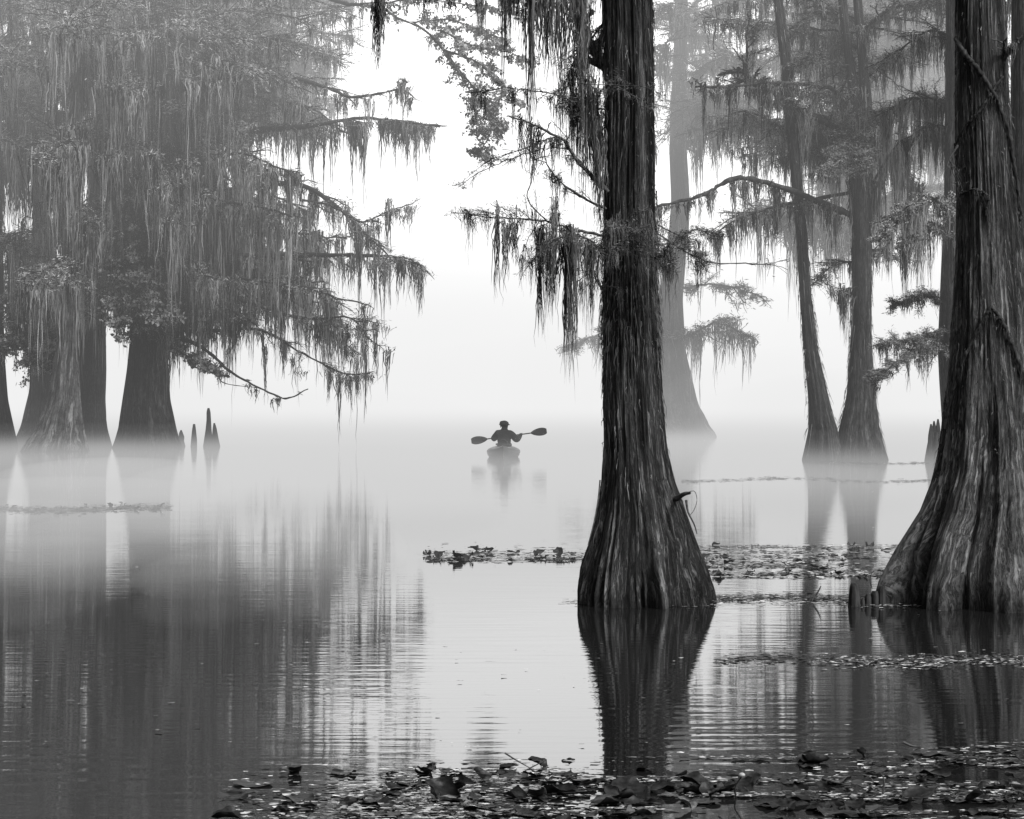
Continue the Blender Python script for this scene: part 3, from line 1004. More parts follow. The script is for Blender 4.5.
# ================================================================== LEFT GROVE
grove = 'cypresses of the left grove'
TA = Trunk(69.0, [(-200, 147, 156), (0, 145, 157), (150, 142, 159), (250, 137, 163), (330, 131, 166), (370, 127, 168), (400, 123, 170), (430, 118, 177), (442, 115, 181), (448, 113, 184)],
           seed=6.6, na=160, nh=200, flute=.12)
a_tree = tree('cypress_tree', TA, 'stout dark cypress beside the pointed knees, its boughs overhanging open water', M['bark_far'], group=grove)
TB = Trunk(64.5, [(-200, 82, 92), (0, 79, 89), (100, 71, 84), (150, 68, 83), (240, 63, 79), (350, 56, 78), (400, 48, 80), (430, 36, 83), (451, 22, 87)],
           seed=2.9, na=140, nh=200, flute=.14)
b_tree = tree('cypress_tree', TB, 'slim pale grey cypress standing in front of the left grove', M['bark_slim'], group=grove)
TD = Trunk(71.0, [(-200, 97, 104), (0, 95, 104), (200, 89, 104), (350, 78, 106), (400, 72, 106), (430, 64, 111), (446, 58, 116)], seed=7.9, na=120, nh=160, flute=.14)
d_tree = tree('cypress_tree', TD, 'dark cypress wedged between the slim pale trunk and the stout one', M['bark_far'], group=grove)
TE = Trunk(72.0, [(-200, 34, 41), (0, 33, 42), (200, 33, 46), (330, 30, 60), (390, 30, 68), (425, 22, 76), (445, 14, 84)], seed=.9, na=120, nh=160, flute=.14)
e_tree = tree('cypress_tree', TE, 'dark cypress directly behind the slim pale trunk, towards the left edge', M['bark_far'], group=grove)
TG = Trunk(70.0, [(-200, -20, -6), (0, -22, -2), (200, -24, 2), (350, -26, 4), (400, -32, 8), (447, -44, 18)], seed=5.2, na=120, nh=160, flute=.14)
g_tree = tree('cypress_tree', TG, 'leftmost cypress, cut off by the left edge', M['bark_far'], group=grove)
for T, tr in ((TA, a_tree), (TB, b_tree), (TD, d_tree), (TE, e_tree), (TG, g_tree)):
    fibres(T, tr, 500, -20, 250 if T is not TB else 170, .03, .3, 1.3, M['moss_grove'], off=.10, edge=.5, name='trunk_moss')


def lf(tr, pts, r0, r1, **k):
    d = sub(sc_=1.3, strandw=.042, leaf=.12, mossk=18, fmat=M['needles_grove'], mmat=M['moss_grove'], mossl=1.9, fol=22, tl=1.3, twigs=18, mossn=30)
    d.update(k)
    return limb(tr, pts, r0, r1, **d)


# hand placed boughs (picture shapes)
lf(a_tree, [(150, 36), (123, 33), (119, 52)], .1, .05, dy=-3, twigs=4, fol=8, mossn=8, mossl=1.0)
lf(a_tree, [(123, 33), (149, 32), (185, 37), (220, 46), (224, 58)], .12, .06, Y=66, dy=-1, twigs=8, fol=10, mossn=14, mossl=1.6)
lf(a_tree, [(165, 160), (205, 145), (246, 132), (281, 129), (316, 125), (360, 118), (395, 121), (440, 127)], .18, .03, dy=-2, twigs=22, tl=1.1, fol=8, mossn=30, mossl=1.4, bare=.1, wob=.01)
for x0, x1, n, L in ((348, 366, 16, 2.0), (380, 432, 40, 1.5)):
    lf(a_tree, [(x0, 119), ((x0 + x1) / 2, 121), (x1, 123 + (x1 > 400) * 3)], .03, .02, Y=67.4, twigs=3, tl=.5, fol=5, mossn=n, mossl=L, mossbr=.9)
lf(a_tree, [(160, 90), (210, 62), (264, 68), (299, 79), (334, 90), (352, 97), (395, 90), (408, 82)], .14, .02, dy=-4, twigs=20, tl=1.1, fol=12, mossn=26, mossl=1.2, wob=.01)
lf(a_tree, [(160, 110), (215, 75), (250, 83), (281, 99), (316, 110), (330, 124)], .12, .03, dy=2, twigs=20, fol=12, mossn=26, mossl=1.3, wob=.01)
lf(a_tree, [(165, 270), (230, 258), (299, 255), (343, 255), (378, 256), (405, 258), (424, 266)], .15, .02, dy=-3, twigs=20, tl=1.0, fol=10, mossn=46, mossl=1.7, wob=.01)
lf(a_tree, [(165, 250), (220, 232), (281, 237), (310, 244), (340, 262)], .12, .03, dy=3, mossn=30, mossl=2.2, wob=.01)
lf(a_tree, [(165, 230), (240, 190), (300, 185), (343, 212), (372, 240), (395, 262)], .14, .02, dy=-4, mossn=46, mossl=1.8, wob=.01)
lf(a_tree, [(300, 200), (330, 205), (360, 222), (382, 214), (412, 204)], .05, .02, Y=66, twigs=18, fol=6, tl=.9, mossn=18, mossl=1.2)
lf(a_tree, [(165, 340), (189, 341), (211, 354), (228, 370), (250, 383), (277, 396), (290, 398), (308, 389)], .09, .02, Y=68.6, dy=-3, twigs=6, fol=3, tl=.6, mossn=5, mossl=.8, wob=.008)
lf(a_tree, [(220, 362), (220, 372), (224, 383), (260, 388)], .03, .015, Y=67.3, twigs=3, tl=.4, fol=2, mossn=2, mossl=.8, wob=.008)
lf(a_tree, [(165, 318), (210, 330), (260, 330), (300, 352), (340, 372), (370, 374)], .08, .02, dy=-3, twigs=20, tl=1.1, fol=16, mossn=30, mossl=1.4, wob=.01)
lf(a_tree, [(165, 290), (230, 290), (290, 300), (330, 330), (358, 355)], .1, .02, dy=1, mossn=40, mossl=1.8, wob=.01)
lf(a_tree, [(165, 280), (240, 300), (300, 318), (350, 318), (366, 336)], .1, .02, dy=-5, twigs=26, mossn=44, mossl=1.7, wob=.01)
lf(a_tree, [(164, 345), (180, 352), (200, 362), (216, 372)], .04, .02, dy=-2, twigs=18, tl=.8, fol=26, mossn=2, mossl=.5, kind='broad', leaf=.13, fmat=M['leaf'])
# long bough with broad pale leaves that crosses the bright gap
lf(a_tree, [(158, -60), (260, -30), (330, -2), (350, 4), (379, 7), (398, 18), (423, 29), (445, 51), (471, 84), (496, 106)], .11, .02, dy=-10, twigs=4, tl=.7, fol=3, mossn=8, mossl=.7, wob=.006, bare=.5)
for pts in ([(410, 22), (450, 20), (480, 30), (505, 40)], [(430, 34), (450, 60), (470, 92), (480, 120), (486, 134)], [(445, 50), (475, 62), (500, 80), (515, 104)],
            [(470, 84), (482, 100), (494, 118), (500, 132)], [(360, 4), (420, 0), (480, 6), (530, 14)], [(440, 30), (470, 44), (500, 50), (530, 60)], [(500, 96), (492, 130), (482, 148), (478, 156)]):
    lf(a_tree, pts, .04, .012, Y=60, dy=RNG.uniform(-2, 2), twigs=20, tl=.75, fol=22, mossn=1, mossl=.6, kind='broad', leaf=.105, fmat=M['leaf'], upw=.5)
# thin drooping far sprays seen in the bright gap
for pts in ([(545, 140), (520, 150), (490, 160), (462, 182)], [(540, 150), (512, 158), (480, 172), (455, 190)]):
    lf(a_tree, pts, .02, .008, Y=63, twigs=16, tl=.8, fol=8, mossn=3, mossl=.6) if False else near(pts, .006, .0015, Y=17.0, dy=.6, twigs=14, tl=.2, fol=7, mossn=2, mossl=.12)

# general mass of the grove
trs = [(a_tree, TA), (b_tree, TB), (d_tree, TD), (e_tree, TE), (g_tree, TG)]


def mass(n, xr, yr, right=None, **kw):
    for k in range(n):
        y = RNG.uniform(*yr)
        x = RNG.uniform(*xr)
        if x > 210:
            tr, T = trs[0]
        else:
            # one of the trunks that stand near this bough
            c_ = sorted(trs, key=lambda q: abs(q[1].cx[-1] - x) + RNG.uniform(0, 50))
            tr, T = c_[0]
        z_ = y + RNG.uniform(-10, 30)
        cx = float(np.interp(z_, T.py[::-1], T.cx[::-1]))
        dy = RNG.uniform(-6, 5)
        if abs(x - cx) < 20:
            x = cx + RNG.choice([-1, 1]) * RNG.uniform(20, 45)
        lf(tr, [(cx, z_), ((cx * .4 + x * .6), y - RNG.uniform(0, 16)), (x, y + RNG.uniform(-4, 14))], .09, .03, Y=T.Y, dy=dy, **kw)


mass(34, (-20, 250), (-10, 130), twigs=26, fol=34, mossn=22, mossl=1.8, tl=1.7)
mass(16, (-20, 300), (-75, 0), twigs=26, fol=34, mossn=22, mossl=1.7, tl=1.7)
mass(24, (190, 350), (-20, 75), twigs=26, fol=34, mossn=16, mossl=1.2, tl=1.7)
mass(10, (210, 330), (60, 130), twigs=20, fol=24, mossn=20, mossl=1.5, tl=1.4)
mass(26, (-10, 240), (110, 230), twigs=18, fol=18, mossn=40, mossl=2.6)
mass(15, (190, 310), (140, 250), twigs=16, fol=12, mossn=40, mossl=2.6)
mass(17, (180, 355), (220, 325), twigs=16, fol=12, mossn=34, mossl=2.1)
mass(14, (-10, 130), (220, 310), twigs=18, fol=26, mossn=26, mossl=1.9)
for k in range(16):
    y = RNG.uniform(-10, 230)
    x = RNG.uniform(20, 235)
    cx = float(np.interp(y, TA.py[::-1], TA.cx[::-1]))
    lf(a_tree, [(cx, y + 8), ((cx + x) / 2, y - 10), (x, y)], .06, .02, Y=69, dy=-5.5, twigs=16, fol=18, mossn=44, mossl=2.4)
# climbing shrubs of small pale leaves against the trunks
for (x0, x1, y0, y1, n) in ((85, 176, 190, 330, 20), (-5, 60, 280, 370, 12), (100, 170, 230, 300, 8)):
    for k in range(n):
        x = RNG.uniform(x0, x1)
        y = RNG.uniform(y0, y1)
        tr = a_tree if x0 > 60 else e_tree
        T = TA if x0 > 60 else TE
        cx = float(np.interp(y, T.py[::-1], T.cx[::-1]))
        lf(tr, [(cx, y + 12), ((x + cx) / 2, y - 8), (x, y + 4)], .04, .015, Y=T.Y, dy=-4, twigs=20, tl=.9, fol=40, mossn=3, mossl=.8, kind='broad', leaf=.12, fmat=M['leaf'], upw=.6)

# ================================================================== CYPRESS KNEES / STUMP
def knee(name, Y, rows, label, cat, mat, seed, group=None, na=48, nh=60, flute=.34):
    T = Trunk(Y, rows, seed=seed, na=na, nh=nh, flute=flute)
    mb = MB()
    T.mesh(mb, cap=True)
    o = mb.build(name, mat, origin=T.base)
    return tag(o, label, cat, group)


KN = 'cypress knees by the left grove'
yk = 71
ky = H + F * CZ / yk
knee('cypress_knee', yk, [(408, 207.5, 209.5), (412, 206.5, 210.5), (420, 206.5, 211), (430, 205.5, 211.5), (440, 204, 212.5), (ky, 203, 213)], 'tallest pointed cypress knee in the row beside the left grove', 'cypress knee', M['bark_far'], 1.1, KN)
knee('cypress_knee', yk, [(423, 213.5, 215), (428, 212.8, 216.6), (438, 212, 218.5), (ky, 211.5, 220.5)], 'cypress knee at the right foot of the tallest one', 'cypress knee', M['bark_far'], 2.1, KN)
knee('cypress_knee', yk, [(424, 193, 195.2), (430, 192, 196), (440, 191, 197), (ky, 190.5, 197)], 'slim cypress knee standing alone between the tallest knee and the stout trunk', 'cypress knee', M['bark_far'], 3.1, KN)
knee('cypress_knee', yk, [(430, 180.5, 181.8), (433, 179, 183.0), (437, 178.6, 184.5), (441, 177, 184.2), (ky, 176, 186)], 'low cypress knee touching the foot of the stout trunk', 'cypress knee', M['bark_far'], 4.1, KN)
knee('cypress_knee', 16.0, [(583, 851, 856), (585, 849.5, 858), (592, 848.5, 859.5), (H + F * CZ / 16.0, 847, 861)], 'smooth round topped knee standing left of the big flared trunk', 'cypress knee', M['knee'], 5.3, None)
for i, (x0, x1, yt) in enumerate(((864, 872, 594), (870, 880, 591), (877, 886, 586), (860, 866, 598))):
    knee('cypress_knee', 16.1, [(yt, x0 + 2, x1 - 2), (yt + 3, x0 + .5, x1 - .5), (H + F * CZ / 16.1, x0, x1)], ['low rough knee second from the round topped one', 'squat dark knee in the middle of the low cluster', 'knee leaning on the left flank of the big flared trunk', 'smallest knee just right of the round topped one'][i],
         'cypress knee', M['knee'], 6.1 + i, 'low knees left of the big flared trunk')
# jagged stump in the mist
e = empty('tree_stump', (P(945, 458, 54)[0], 54, 0), 'jagged broken stump in the mist just left of the big pale trunk', 'stump')
mb = MB()
T = Trunk(54, [(432, 930, 956), (445, 927, 962), (461, 924, 968)], seed=3.3, na=80, nh=40, flute=.25)
T.mesh(mb, cap=True)
mb.build('trunk', M['bark_far'], e)
for x, yt in ((931, 424), (934, 421), (938, 419), (943, 424), (949, 417), (954, 422)):
    T = Trunk(54 + RNG.uniform(-.3, .3), [(yt, x - .8, x + .8), (yt + 7, x - 2.2, x + 2.2), (436, x - 3, x + 3), (446, x - 3.5, x + 3.5)], seed=x, na=24, nh=20, flute=.3)
    mb = MB()
    T.mesh(mb, cap=True)
    mb.build('spike', M['bark_far'], e)

# ================================================================== KAYAK, PADDLER, PADDLE
KY = 58.0
kx = (503.5 - 512) * KY / F
kay = empty('kayak', (kx, KY, 0), 'wide grey kayak pointing away across the misty open water', 'kayak')


def kayak_hull():
    mb = MB()
    n, k = 40, 24
    s = np.linspace(-1, 1, n)
    half = 2.1 * s
    wid = .44 * (1 - np.abs(s) ** 2.6) + .004
    ht = .30 + .10 * np.abs(s) ** 3
    rows = []
    for i in range(n):
        a = np.linspace(0, 2 * math.pi, k, endpoint=False)
        c, sn = np.cos(a), np.sin(a)
        x = np.sign(c) * np.abs(c) ** .75 * wid[i] * (1 - .12 * (sn < 0) * np.abs(sn))
        z = np.where(sn > 0, ht[i] * .5 + (ht[i] * .5 + .03 * (1 - s[i] ** 2)) * np.abs(sn) ** 1.2 * .75, ht[i] * .5 - (ht[i] * .5 + .12) * np.abs(sn) ** .8)
        rows.append(np.stack([kx + x, np.full(k, KY + 0.1 + half[i]), z], -1))
    V = np.array(rows)
    i = np.arange(n - 1)[:, None]
    j = np.arange(k)[None]
    q = np.stack([i * k + j, i * k + (j + 1) % k, (i + 1) * k + (j + 1) % k, (i + 1) * k + j], -1)
    mb.add(V, q)
    return mb


kayak_hull().build('hull', M['hull'], kay)
mb = MB()
a = np.linspace(0, 2 * math.pi, 33)
rim = np.stack([kx + .19 * np.cos(a), KY + .05 + .5 * np.sin(a), .335 + 0 * a], -1)
_t = np.gradient(rim, axis=0)
tube(mb, rim, .022, 6)
mb.build('cockpit_rim', M['paddle'], kay)
mb = MB()
tube(mb, spline([(kx - .14, KY - .33, .3), (kx, KY - .37, .46), (kx + .14, KY - .33, .3)], 10), .03, 6)
mb.build('seat_back', M['paddle'], kay)


def skin_figure(name, verts, edges, radii, mat, parent=None, sub_=2, origin=(0, 0, 0)):
    me = bpy.data.meshes.new(name + '_skel')
    me.from_pydata([tuple(v) for v in verts], edges, [])
    o = bpy.data.objects.new(name + '_skel', me)
    COL.objects.link(o)
    md = o.modifiers.new('Skin', 'SKIN')
    for i, r in enumerate(radii):
        me.skin_vertices[0].data[i].radius = r if isinstance(r, tuple) else (r, r)
        me.skin_vertices[0].data[i].use_root = (i == 0)
    s = o.modifiers.new('Sub', 'SUBSURF')
    s.levels = sub_
    s.render_levels = sub_
    bpy.context.view_layer.update()
    dg = bpy.context.evaluated_depsgraph_get()
    m2 = bpy.data.meshes.new_from_object(o.evaluated_get(dg))
    m2.name = name
    for p in m2.polygons:
        p.use_smooth = True
    m2.materials.clear()
    m2.materials.append(mat)
    r = bpy.data.objects.new(name, m2)
    COL.objects.link(r)
    if parent:
        r.parent = parent
    else:
        r.location = origin
    bpy.data.objects.remove(o)
    return r


# paddle: from left blade (476,440) to right blade (540,432)
py_ = KY + .42
A_ = P(472, 441, py_ - .35)
B_ = P(546, 431, py_ + .25)
u = (B_ - A_) / np.linalg.norm(B_ - A_)
mid = (A_ + B_) / 2
pad = empty('paddle', tuple(mid), 'double bladed dark paddle held level by the kayaker', 'paddle')
mb = MB()
tube(mb, np.linspace(A_ + u * .3, B_ - u * .3, 12), .016, 8)
mb.build('shaft', M['paddle'], pad)
for c0, sgn in ((A_, 1), (B_, -1)):
    mb = MB()
    nl = 14
    t = np.linspace(0, 1, nl)
    wd = .1 * np.sin(np.clip(t * 1.05 + .06, 0, 1) ** .75 * math.pi) ** .6 + .006
    side = np.cross(u, np.array([0, 1, 0]))
    side /= np.linalg.norm(side)
    rows = []
    for i in range(nl):
        c = c0 + sgn * u * (.5 * t[i] - .02)
        off = np.array([0, .03 * math.sin(t[i] * 3), 0])
        r = []
        for aa in np.linspace(0, 2 * math.pi, 12, endpoint=False):
            r.append(c + off + side * math.cos(aa) * wd[i] + np.array([0, math.sin(aa) * .01, 0]))
        rows.append(r)
    i = np.arange(nl - 1)[:, None]
    j = np.arange(12)[None]
    q = np.stack([i * 12 + j, i * 12 + (j + 1) % 12, (i + 1) * 12 + (j + 1) % 12, (i + 1) * 12 + j], -1)
    mb.add(rows, q)
    mb.build('blade', M['paddle'], pad)

# paddler (origin at the seat), seen from behind
px0 = kx + .02
hl = mid - u * .33 - np.array([px0, KY, .2])
hr = mid + u * .33 - np.array([px0, KY, .2])
V = [(0, 0, 0.02), (0, 0, .16), (.0, .01, .30), (.01, .03, .42), (.012, .045, .50), (.012, .06, .56), (.012, .07, .635),   # 0-6 pelvis..head
     (-.17, .03, .41), (-.30, .12, .26), tuple(hl),              # 7-9 left arm
     (.19, .03, .40), (.34, .10, .23), tuple(hr),                # 10-12 right arm
     (-.1, .12, .02), (-.14, .5, .12), (-.12, .9, .0),             # left leg
     (.1, .12, .02), (.14, .5, .12), (.12, .9, .0)]
E = [(0, 1), (1, 2), (2, 3), (3, 4), (4, 5), (5, 6), (3, 7), (7, 8), (8, 9), (3, 10), (10, 11), (11, 12), (0, 13), (13, 14), (14, 15), (0, 16), (16, 17), (17, 18)]
R_ = [(.2, .16), (.2, .15), (.22, .15), (.19, .13), (.075, .075), (.08, .085), (.1, .11), .11, .085, .05, .11, .09, .05, .09, .07, .05, .09, .07, .05]
per = skin_figure('person', V, E, R_, M['cloth'], origin=(px0, KY, .2))
tag(per, 'kayaker in dark jacket and brimmed hat sitting upright with a double paddle', 'person')


def ball(mb, c, r, nu=18, nv=12, top=0.0):
    U, W = np.meshgrid(np.linspace(0, 2 * math.pi, nu, endpoint=False), np.linspace(.02, math.pi - .02, nv))
    v = np.stack([np.cos(U) * np.sin(W) * r[0] + c[0], np.sin(U) * np.sin(W) * r[1] + c[1], np.cos(W) * r[2] + c[2]], -1)
    i = np.arange(nv - 1)[:, None]
    j = np.arange(nu)[None]
    mb.add(v, np.stack([i * nu + j, (i + 1) * nu + j, (i + 1) * nu + (j + 1) % nu, i * nu + (j + 1) % nu], -1))


hc = np.array([px0 - .004, KY + .075, .2 + .62])
mb = MB()
ball(mb, hc + [0, 0, .05], (.125, .14, .09))
ball(mb, hc + [.012, .03, .028], (.15, .18, .02))
ball(mb, hc + [-.06, 0, .085], (.055, .07, .045))
mb.build('hat', M['cloth'], per)
mb = MB()
ball(mb, hc + [0, .105, -.025], (.012, .02, .018), 8, 6)
for s in (-1, 1):
    ball(mb, hc + [s * .088, .0, -.02], (.014, .02, .032), 8, 6)
mb.build('face', M['skin'], per)
for hnd, s in ((hl, -1), (hr, 1)):
    mb = MB()
    c = np.array(hnd) + [px0, KY, .2]
    for k in range(4):
        o_ = u * (k - 1.5) * .021
        a = np.linspace(-.6, 3.6, 8)
        pts = c + o_ + np.stack([0 * a, -np.sin(a - .5) * .028, np.cos(a - .5) * .028], -1)
        tube(mb, pts, np.linspace(.011, .008, 8) * (1 if k in (1, 2) else .9), 6)
    tube(mb, spline([c - s * u * .03 + [0, -.03, 0], c - s * u * .05 + [0, -.015, -.025], c - s * u * .03 + [0, .012, -.03]], 6), .011, 6)
    mb.build('hand', M['skin'], per)

# ================================================================== LILY MATS
def lily(name, c, r, curl, mat, label, group, tilt):
    mb = MB()
    nr, na = 6, 22
    rr = np.linspace(.02, 1, nr)
    a = np.linspace(.18, 2 * math.pi - .18, na)
    ph = RNG.random() * 6.28
    rot = RNG.random() * 6.28
    ax = RNG.random() * math.pi
    Rr, A = np.meshgrid(rr, a, indexing='ij')
    x = Rr * np.cos(A) * (1 + .08 * np.sin(A * 3 + ph))
    y = Rr * np.sin(A) * (1 + .08 * np.cos(A * 2 + ph))
    # roll one or both edges up about an axis
    s = x * math.cos(ax) + y * math.sin(ax)
    t = -x * math.sin(ax) + y * math.cos(ax)
    k = curl
    s2 = np.sin(s * k) / k if k > .01 else s
    z = (1 - np.cos(s * k)) / k if k > .01 else 0 * s
    cp = np.stack([x * 1.9 + ph, y * 1.9, 0 * x + rot], -1)
    z = z + .34 * vnoise(cp) * Rr + .14 * vnoise(cp * 2.3) * Rr
    s2 = s2 + .16 * vnoise(cp + 11) * Rr
    z = z + .05 * np.sin(A * 5 + ph) * Rr ** 2 + .1 * RNG.random() * np.sin(t * 3 + ph) * Rr
    v = np.stack([s2, t, z], -1).reshape(-1, 3) * r
    if tilt:
        ct, st_ = math.cos(tilt), math.sin(tilt)
        v = np.stack([v[:, 0], v[:, 1] * ct - v[:, 2] * st_, v[:, 1] * st_ + v[:, 2] * ct], -1)
    cr, sr = math.cos(rot), math.sin(rot)
    v = np.stack([v[:, 0] * cr - v[:, 1] * sr, v[:, 0] * sr + v[:, 1] * cr, v[:, 2]], -1)
    v[:, 2] -= v[:, 2].min() + r * (.12 if tilt else 0) - .004
    i = np.arange(nr - 1)[:, None]
    j = np.arange(na - 1)[None]
    q = np.stack([i * na + j, (i + 1) * na + j, (i + 1) * na + j + 1, i * na + j + 1], -1)
    mb.add(v, q)
    o = mb.build(name, mat)
    o.location = c
    return tag(o, label, 'lily pad', group)


protos = {}


def scatter(n, region, r, label, group, dark=.8, curl=(.3, 2.2), ns=14, big=0, zs=(.5, 1.1)):
    """region: function giving (px,py)"""
    key = (group, dark)
    bank = []
    for k in range(min(n, ns)):
        d = RNG.random() < dark
        bank.append((lily('lily_pad', (0, 0, 0), 1, RNG.uniform(*curl), M['pad_dark'] if d else M['pad_pale'], label, group, RNG.choice([0, .0, .15, .35, .6]))))
    for k in range(n):
        o = bank[k] if k < len(bank) else bank[RNG.integers(len(bank))].copy()
        if k >= len(bank):
            COL.objects.link(o)
        px, py = region()
        Y = water_y(py)
        o.location = ((px - 512) * Y / F, Y, .002 * RNG.random())
        s = r * RNG.uniform(.45, 1.25)
        o.scale = (s, s, s * RNG.uniform(*zs))
        o.rotation_euler = (0, 0, RNG.random() * 6.28)


def fg_edge(px):
    return np.interp(px, [200, 260, 420, 640, 860, 1024], [790, 768, 762, 758, 752, 742])


def reg_fg():
    while True:
        px = RNG.uniform(225, 1060)
        py = RNG.uniform(742, 850)
        d = (py - fg_edge(px))
        if d > 0 and RNG.random() < (.25 + d / 50) and (px > 380 or RNG.random() < .35):
            return px, py


def reg_mid():
    return RNG.uniform(700, 905), RNG.uniform(545, 578)


def reg_midl():
    return RNG.uniform(425, 592), 562 - abs(RNG.normal(0, 6))


def reg_line1():
    return RNG.uniform(-20, 165) ** 1.0, 508 + RNG.normal(0, 2.2)


scatter(230, reg_fg, .058, 'curled brown lily pad among others in the foreground mat', 'lily pads of the foreground mat', .95, ns=30, zs=(.3, .75))
scatter(52, reg_mid, .05, 'small lily pad lying in the mat between the two near trunks', 'lily pads between the near trunks', .7)
scatter(26, reg_midl, .055, 'dark lily pad in the row reaching left from the centre trunk', 'lily pads left of the centre trunk', 1.0)
scatter(22, reg_line1, .05, 'dark lily pad in the thin raft on the left water', 'lily pads on the left water', 1.0)

# the few large standing leaves of the foreground
for i, (px, py, r, lab) in enumerate(((922, 800, .1, 'large black bowl shaped lily leaf at the right of the foreground'), (752, 786, .075, 'dark folded lily leaf with a pale bud beside it'),
                                      (975, 803, .07, 'dark crumpled lily leaf near the right corner'), (433, 772, .05, 'rounded dark leaf standing on the far edge of the foreground mat'),
                                      (440, 800, .11, 'long curled leaf reaching up in the left of the mat'), (478, 782, .07, 'pale grey leaf standing on edge behind the long curled one'),
                                      (352, 808, .06, 'dark lump of leaf at the left end of the mat'), (560, 796, .1, 'broad dark torn leaf below the centre trunk reflection'),
                                      (860, 756, .05, 'small dark leaf on the far edge, below the pale trunk reflection'), (620, 800, .1, 'flat torn leaf with one raised rim in the middle of the mat'))):
    Y = water_y(py)
    o = lily('lily_leaf', ((px - 512) * Y / F, Y, 0), 1, 1.4 + .1 * i, M['pad_pale'] if lab.startswith('pale') else M['pad_dark'], lab, None, [.5, .9, .7, 1.2, 1.0, 1.3, .8, .4, .9, .3][i])
    o.scale = (r * .8, r * .8, r * .45)
    o['category'] = 'lily leaf'

# bud on a stem
e = empty('water_lily_bud', tuple(P(742, 776, water_y(798)) * [1, 1, 0]), 'pale round bud on a thin stem in the foreground mat', 'flower bud')
Yb = water_y(798)
mb = MB()
tube(mb, spline([P(736, 798, Yb), P(735, 787, Yb), P(742, 776, Yb)], 8), .003, 5)
mb.build('stem', M['pad_dark'], e)
mb = MB()
ball(mb, P(742, 775, Yb), (.012, .012, .009))
mb.build('bud', M['flake_pale'], e)


def twig(pts, r, label, Y):
    mb = MB()
    w_ = [P(x, y, Y) for x, y in pts]
    p = spline(w_, 6 * len(pts))
    tube(mb, p, np.linspace(r, r * .5, len(p)), 5)
    o = mb.build('twig', M['branch_near'], origin=w_[0])
    tag(o, label, 'twig')


twig([(505, 753), (516, 760), (530, 768)], .004, 'thin bent twig sticking up over the left part of the foreground mat', water_y(768))
twig([(530, 768), (540, 763), (546, 760)], .003, 'short twig meeting the bent twig on the mat', water_y(768.5))
twig([(903, 742), (912, 746), (921, 747), (912, 751)], .006, 'forked dark twig on the far edge of the mat, right side', water_y(752))
twig([(883, 795), (884, 780), (880, 772)], .004, 'upright thin stalk left of the large bowl shaped leaf', water_y(797))
twig([(868, 789), (873, 782), (868, 776), (861, 774)], .003, 'hooked stalk rising from the mat', water_y(792))
twig([(812, 600), (818, 592), (821, 586)], .009, 'dark snapped stick in the floating line between the near trunks', water_y(602))
twig([(872, 588), (870, 578), (875, 570), (884, 572)], .003, 'arching thin stalk above the low knees', water_y(600))
twig([(160, 508), (162, 504), (165, 503)], .012, 'tiny upright stick in the left raft', water_y(509))

# duckweed, scraps and litter
def scraps(name, n, region, size, mat, label, zr=(.004, .012), flatness=.12):
    mb = MB()
    c = []
    for _ in range(n):
        px, py = region()
        Y = water_y(py)
        c.append(((px - 512) * Y / F, Y, RNG.uniform(*zr)))
    c = np.array(c)
    m = len(c)
    a = RNG.random(m) * 6.28
    s = size * RNG.random(m) ** 1.5 * 1.6 + size * .25
    k = 6
    th = np.arange(k) * 2 * math.pi / k
    v = []
    rad = s[:, None] * RNG.uniform(.5, 1.1, (m, k))
    V = np.stack([c[:, None, 0] + np.cos(th + a[:, None]) * rad * 2.3, c[:, None, 1] + np.sin(th + a[:, None]) * rad, c[:, None, 2] + RNG.normal(0, 1, (m, k)) * s[:, None] * flatness], -1)
    V[..., 2] = np.maximum(V[..., 2], .003)
    b = (np.arange(m) * k)[:, None]
    q = np.concatenate([b + np.array([[0, 1, 2, 3]]), b + np.array([[0, 3, 4, 5]])], 0)
    mb.add(V, q)
    o = mb.build(name, mat, smooth=False)
    return tag(o, label, 'duckweed' if False else None, kind='stuff')


def streaky(base, amp=.5):
    def f():
        while True:
            px, py = base()
            Y = water_y(py)
            X = (px - 512) * Y / F
            n = vnoise(np.array([X * 1.3, Y * 9.0, 3.3])) + .6 * vnoise(np.array([X * 4.5, Y * 24, 9.1]))
            if RNG.random() < .22 + amp * n * 3.6:
                return px, py
    return f


def reg_line(x0, x1, y0, sd, skew=None):
    def f():
        px = RNG.uniform(x0, x1)
        return px, y0 + RNG.normal(0, sd) + 1.5 * math.sin(px * .03)
    return f


def all_fg():
    return reg_fg()


scraps('duckweed', 5600, streaky(all_fg), .0085, M['flake_dark'], 'dark duckweed and leaf scraps floating in the foreground')
scraps('duckweed', 5600, streaky(all_fg), .0065, M['flake_pale'], 'pale wet duckweed and painted sky glints in the foreground')
scraps('duckweed', 1700, streaky(reg_mid), .013, M['flake_dark'], 'scraps floating between the near trunks')
scraps('duckweed', 1100, streaky(reg_mid), .014, M['flake_pale'], 'pale duckweed between the near trunks')
scraps('duckweed', 700, reg_midl, .014, M['flake_dark'], 'scraps floating left of the centre trunk')
scraps('duckweed', 1600, reg_line(700, 900, 599, 2.2), .009, M['flake_dark'], 'line of scraps between the two near trunks')
scraps('duckweed', 500, reg_line(560, 1024, 604, 1.5), .008, M['flake_pale'], 'specks along the foot of the near trunks')
scraps('duckweed', 1500, reg_line(715, 1040, 660, 2.0), .008, M['flake_dark'], 'thin line of scraps across the trunk reflections')
scraps('duckweed', 700, reg_line(815, 1040, 662, 3.0), .007, M['flake_pale'], 'pale specks across the trunk reflections')
scraps('duckweed', 900, reg_line(-10, 170, 509, 1.8), .02, M['flake_dark'], 'thin raft of scraps on the left water')
scraps('duckweed', 260, reg_line(680, 930, 480, .8), .03, M['flake_dark'], 'faint line of scraps on the far right water')
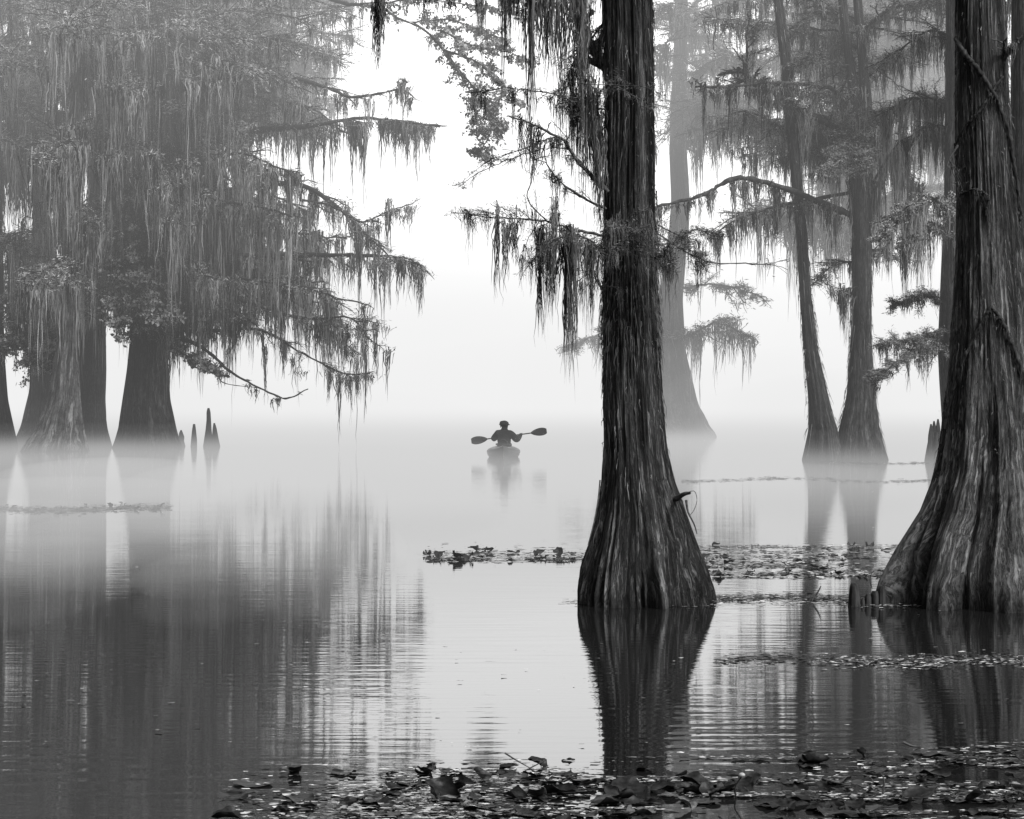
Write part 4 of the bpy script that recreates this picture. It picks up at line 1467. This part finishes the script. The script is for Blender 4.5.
scraps('duckweed', 160, reg_line(820, 930, 462, .6), .04, M['flake_dark'], 'faint line of scraps by the forked trunk')
scraps('duckweed', 260, lambda: (RNG.uniform(0, 1024), RNG.uniform(480, 760)), .006, M['flake_pale'], 'scattered bright specks on the water')

# ================================================================== LIGHT, SKY, CAMERA
world = bpy.data.worlds.new('World')
sc.world = world
world.use_nodes = True
nt = world.node_tree
bg = nt.nodes['Background']
sky = N(nt, 'ShaderNodeTexSky', sky_type='NISHITA')
sky.sun_disc = False
SUN_EL, SUN_AZ = math.radians(48), math.radians(132)
sky.sun_elevation = SUN_EL
sky.sun_rotation = SUN_AZ
sky.air_density = 1
sky.dust_density = 6
bw = N(nt, 'ShaderNodeRGBToBW')
nt.links.new(sky.outputs[0], bw.inputs[0])
# broad white glow of bright fog added to the sky, apart from the sun lamp
tc = N(nt, 'ShaderNodeTexCoord')
gd = N(nt, 'ShaderNodeVectorMath', operation='DOT_PRODUCT')
el, az = math.radians(13), math.radians(-2.5)
gd.inputs[1].default_value = (math.sin(az) * math.cos(el), math.cos(az) * math.cos(el), math.sin(el))
nt.links.new(tc.outputs['Generated'], gd.inputs[0])
gm = N(nt, 'ShaderNodeMapRange')
gm.interpolation_type = 'SMOOTHSTEP'
gm.inputs['From Min'].default_value = .90
gm.inputs['From Max'].default_value = 1.0
gm.inputs['To Min'].default_value = 0
gm.inputs['To Max'].default_value = 22.0
nt.links.new(gd.outputs['Value'], gm.inputs['Value'])
ad = N(nt, 'ShaderNodeMath', operation='MULTIPLY_ADD')
nt.links.new(bw.outputs[0], ad.inputs[0])
ad.inputs[1].default_value = 1.0
nt.links.new(gm.outputs[0], ad.inputs[2])
nt.links.new(ad.outputs[0], bg.inputs['Color'])
bg.inputs['Strength'].default_value = .10

sun = bpy.data.lights.new('Sun', 'SUN')
sun.energy = 2.4  # placed behind the camera on the right to light the trunk fronts
sun.angle = math.radians(14)
so = bpy.data.objects.new('Sun', sun)
COL.objects.link(so)
d = Vector((math.sin(SUN_AZ) * math.cos(SUN_EL), math.cos(SUN_AZ) * math.cos(SUN_EL), math.sin(SUN_EL)))
so.rotation_euler = d.to_track_quat('Z', 'Y').to_euler()

cam = bpy.data.cameras.new('Camera')
co = bpy.data.objects.new('Camera', cam)
COL.objects.link(co)
co.location = (0, 0, CZ)
co.rotation_euler = (math.pi / 2, 0, 0)
cam.sensor_width = 36
cam.lens = 36 * F / 1024
cam.shift_y = -(409.5 - H) / 1024
cam.clip_end = 4000
sc.camera = co

for o in bpy.data.objects:
    if '_Y' in o.keys():
        del o['_Y']

sc.view_settings.view_transform = 'Standard'
sc.view_settings.look = 'None'
sc.view_settings.exposure = 0
cy = sc.cycles
cy.transparent_max_bounces = 48
cy.max_bounces = 6
cy.diffuse_bounces = 2
cy.glossy_bounces = 3
cy.transmission_bounces = 2
cy.volume_bounces = 0
cy.use_denoising = True
cy.caustics_reflective = False
